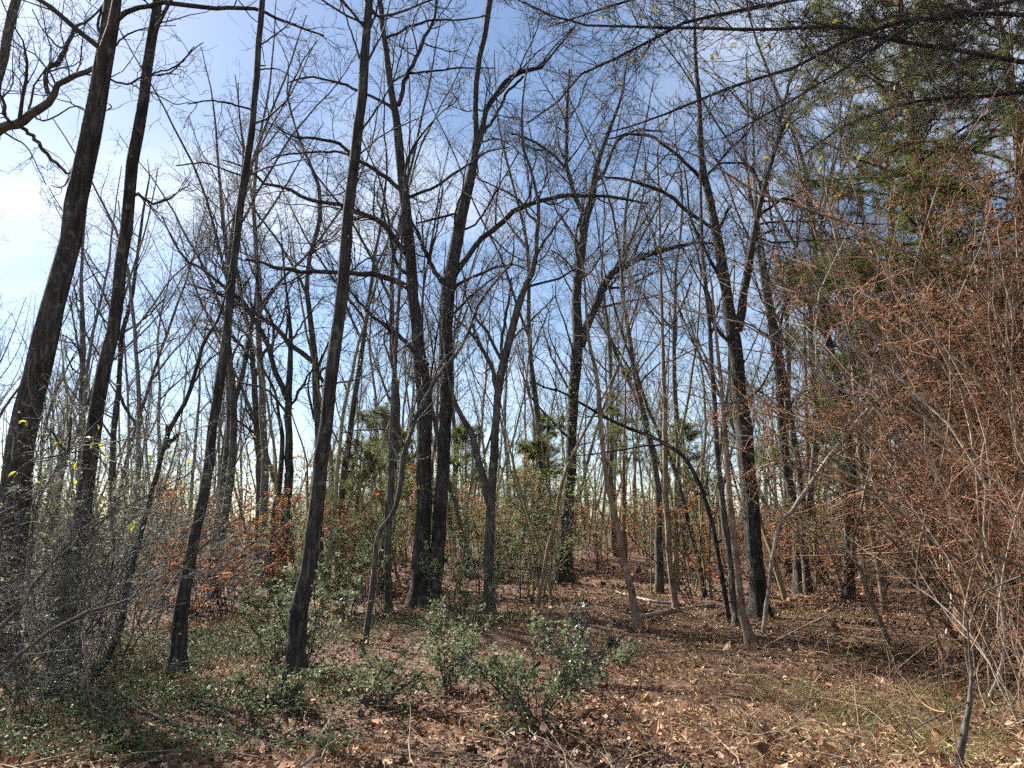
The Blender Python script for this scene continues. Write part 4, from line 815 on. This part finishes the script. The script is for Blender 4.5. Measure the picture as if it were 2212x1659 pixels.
log('pale fallen branch lying left of the tan sapling foot', [(1320, 1352, .06, 0), (1400, 1335, .08, 0), (1470, 1322, .09, 0), (1545, 1312, .07, .02)])
log('thin bleached branch lying behind the pale fallen branch', [(1330, 1280, .05, .0), (1400, 1302, .06, .02), (1480, 1310, .06, .0)], 'fallen_branch', cat='branch')
log('fallen log propped up in the right thicket', [(2075, 1330, .13, 0), (2150, 1300, .14, .1), (2230, 1265, .12, .35), (2300, 1235, .1, .5)])
log('dark fallen log far back across the clearing on the right', [(1700, 1238, .14, 0), (1800, 1232, .16, 0.05), (1900, 1240, .13, 0)], m='bark_dark')
log('thin dark fallen branch in the shaded bottom left', [(255, 1530, .022, .12), (340, 1568, .025, .05), (440, 1585, .03, 0), (560, 1590, .02, .03)], 'fallen_branch', m='bark_dark', cat='branch')
log('arched dead stick rising from the leaf litter at lower right', [(1735, 1556, .012, 0), (1765, 1500, .013, .12), (1800, 1478, .012, .16), (1855, 1463, .008, .18)], 'fallen_branch', m='bark_sunlit_tan', cat='branch')
log('long thin dead stick lying low at bottom right', [(1635, 1620, .011, .02), (1700, 1585, .012, .05), (1760, 1560, .01, .12)], 'fallen_branch', m='bark_sunlit_tan', cat='branch')
hero('young_tree', 'bare grey-brown stem cut off by the bottom edge near the right corner', [(2070, 1664, 16), (2085, 1573, 13), (2095, 1516, 10), (2098, 1450, 6), (2092, 1380, 4), (2096, 1300, 3)],
     [[(2095, 1516, 4), (2020, 1550, 3), (1950, 1590, 2)]], ext=0.2, q=0.4, clear=0.4, bark='bark_grey', twigm='twig_tan', trunk_n=14, seed=33, lmax=0.8, twig=0.0016)
for j, (x, y, ln_) in enumerate([(1680, 1600, 1.0), (1780, 1500, .9), (1860, 1560, 1.2), (1940, 1480, 1.3), (2000, 1620, 1.2), (2050, 1500, 1.4), (2130, 1580, 1.4), (2180, 1500, 1.6), (1900, 1640, .9), (1560, 1620, .7), (1420, 1600, .6), (1340, 1560, .6), (1960, 1400, 1.5), (2090, 1440, 1.6)]):
    where = ['right of the low stick at the bottom', 'by the arched dead stick', 'below the bent thin stem', 'in front of the bent thin stem', 'on the bottom edge left of the bare stem', 'left of the bare cut-off stem', 'just right of the bare cut-off stem',
             'near the right edge above the corner', 'on the bottom edge below the brambles', 'on the bottom edge right of centre', 'at bottom centre right of the fullest bush', 'beside the fullest green bush', 'right of the pale-footed sapling', 'at the front of the right thicket'][j]
    bush('bramble', 'dry tan bramble canes ' + where, 'bramble', gp(x, y), ln_, 0.8, 5, 400 + j, stem='bark_sunlit_tan', tw='twig_tan', ntw=0.6, arch=0.09, r0=0.005, wig=0.28, group='dry brambles at lower right')
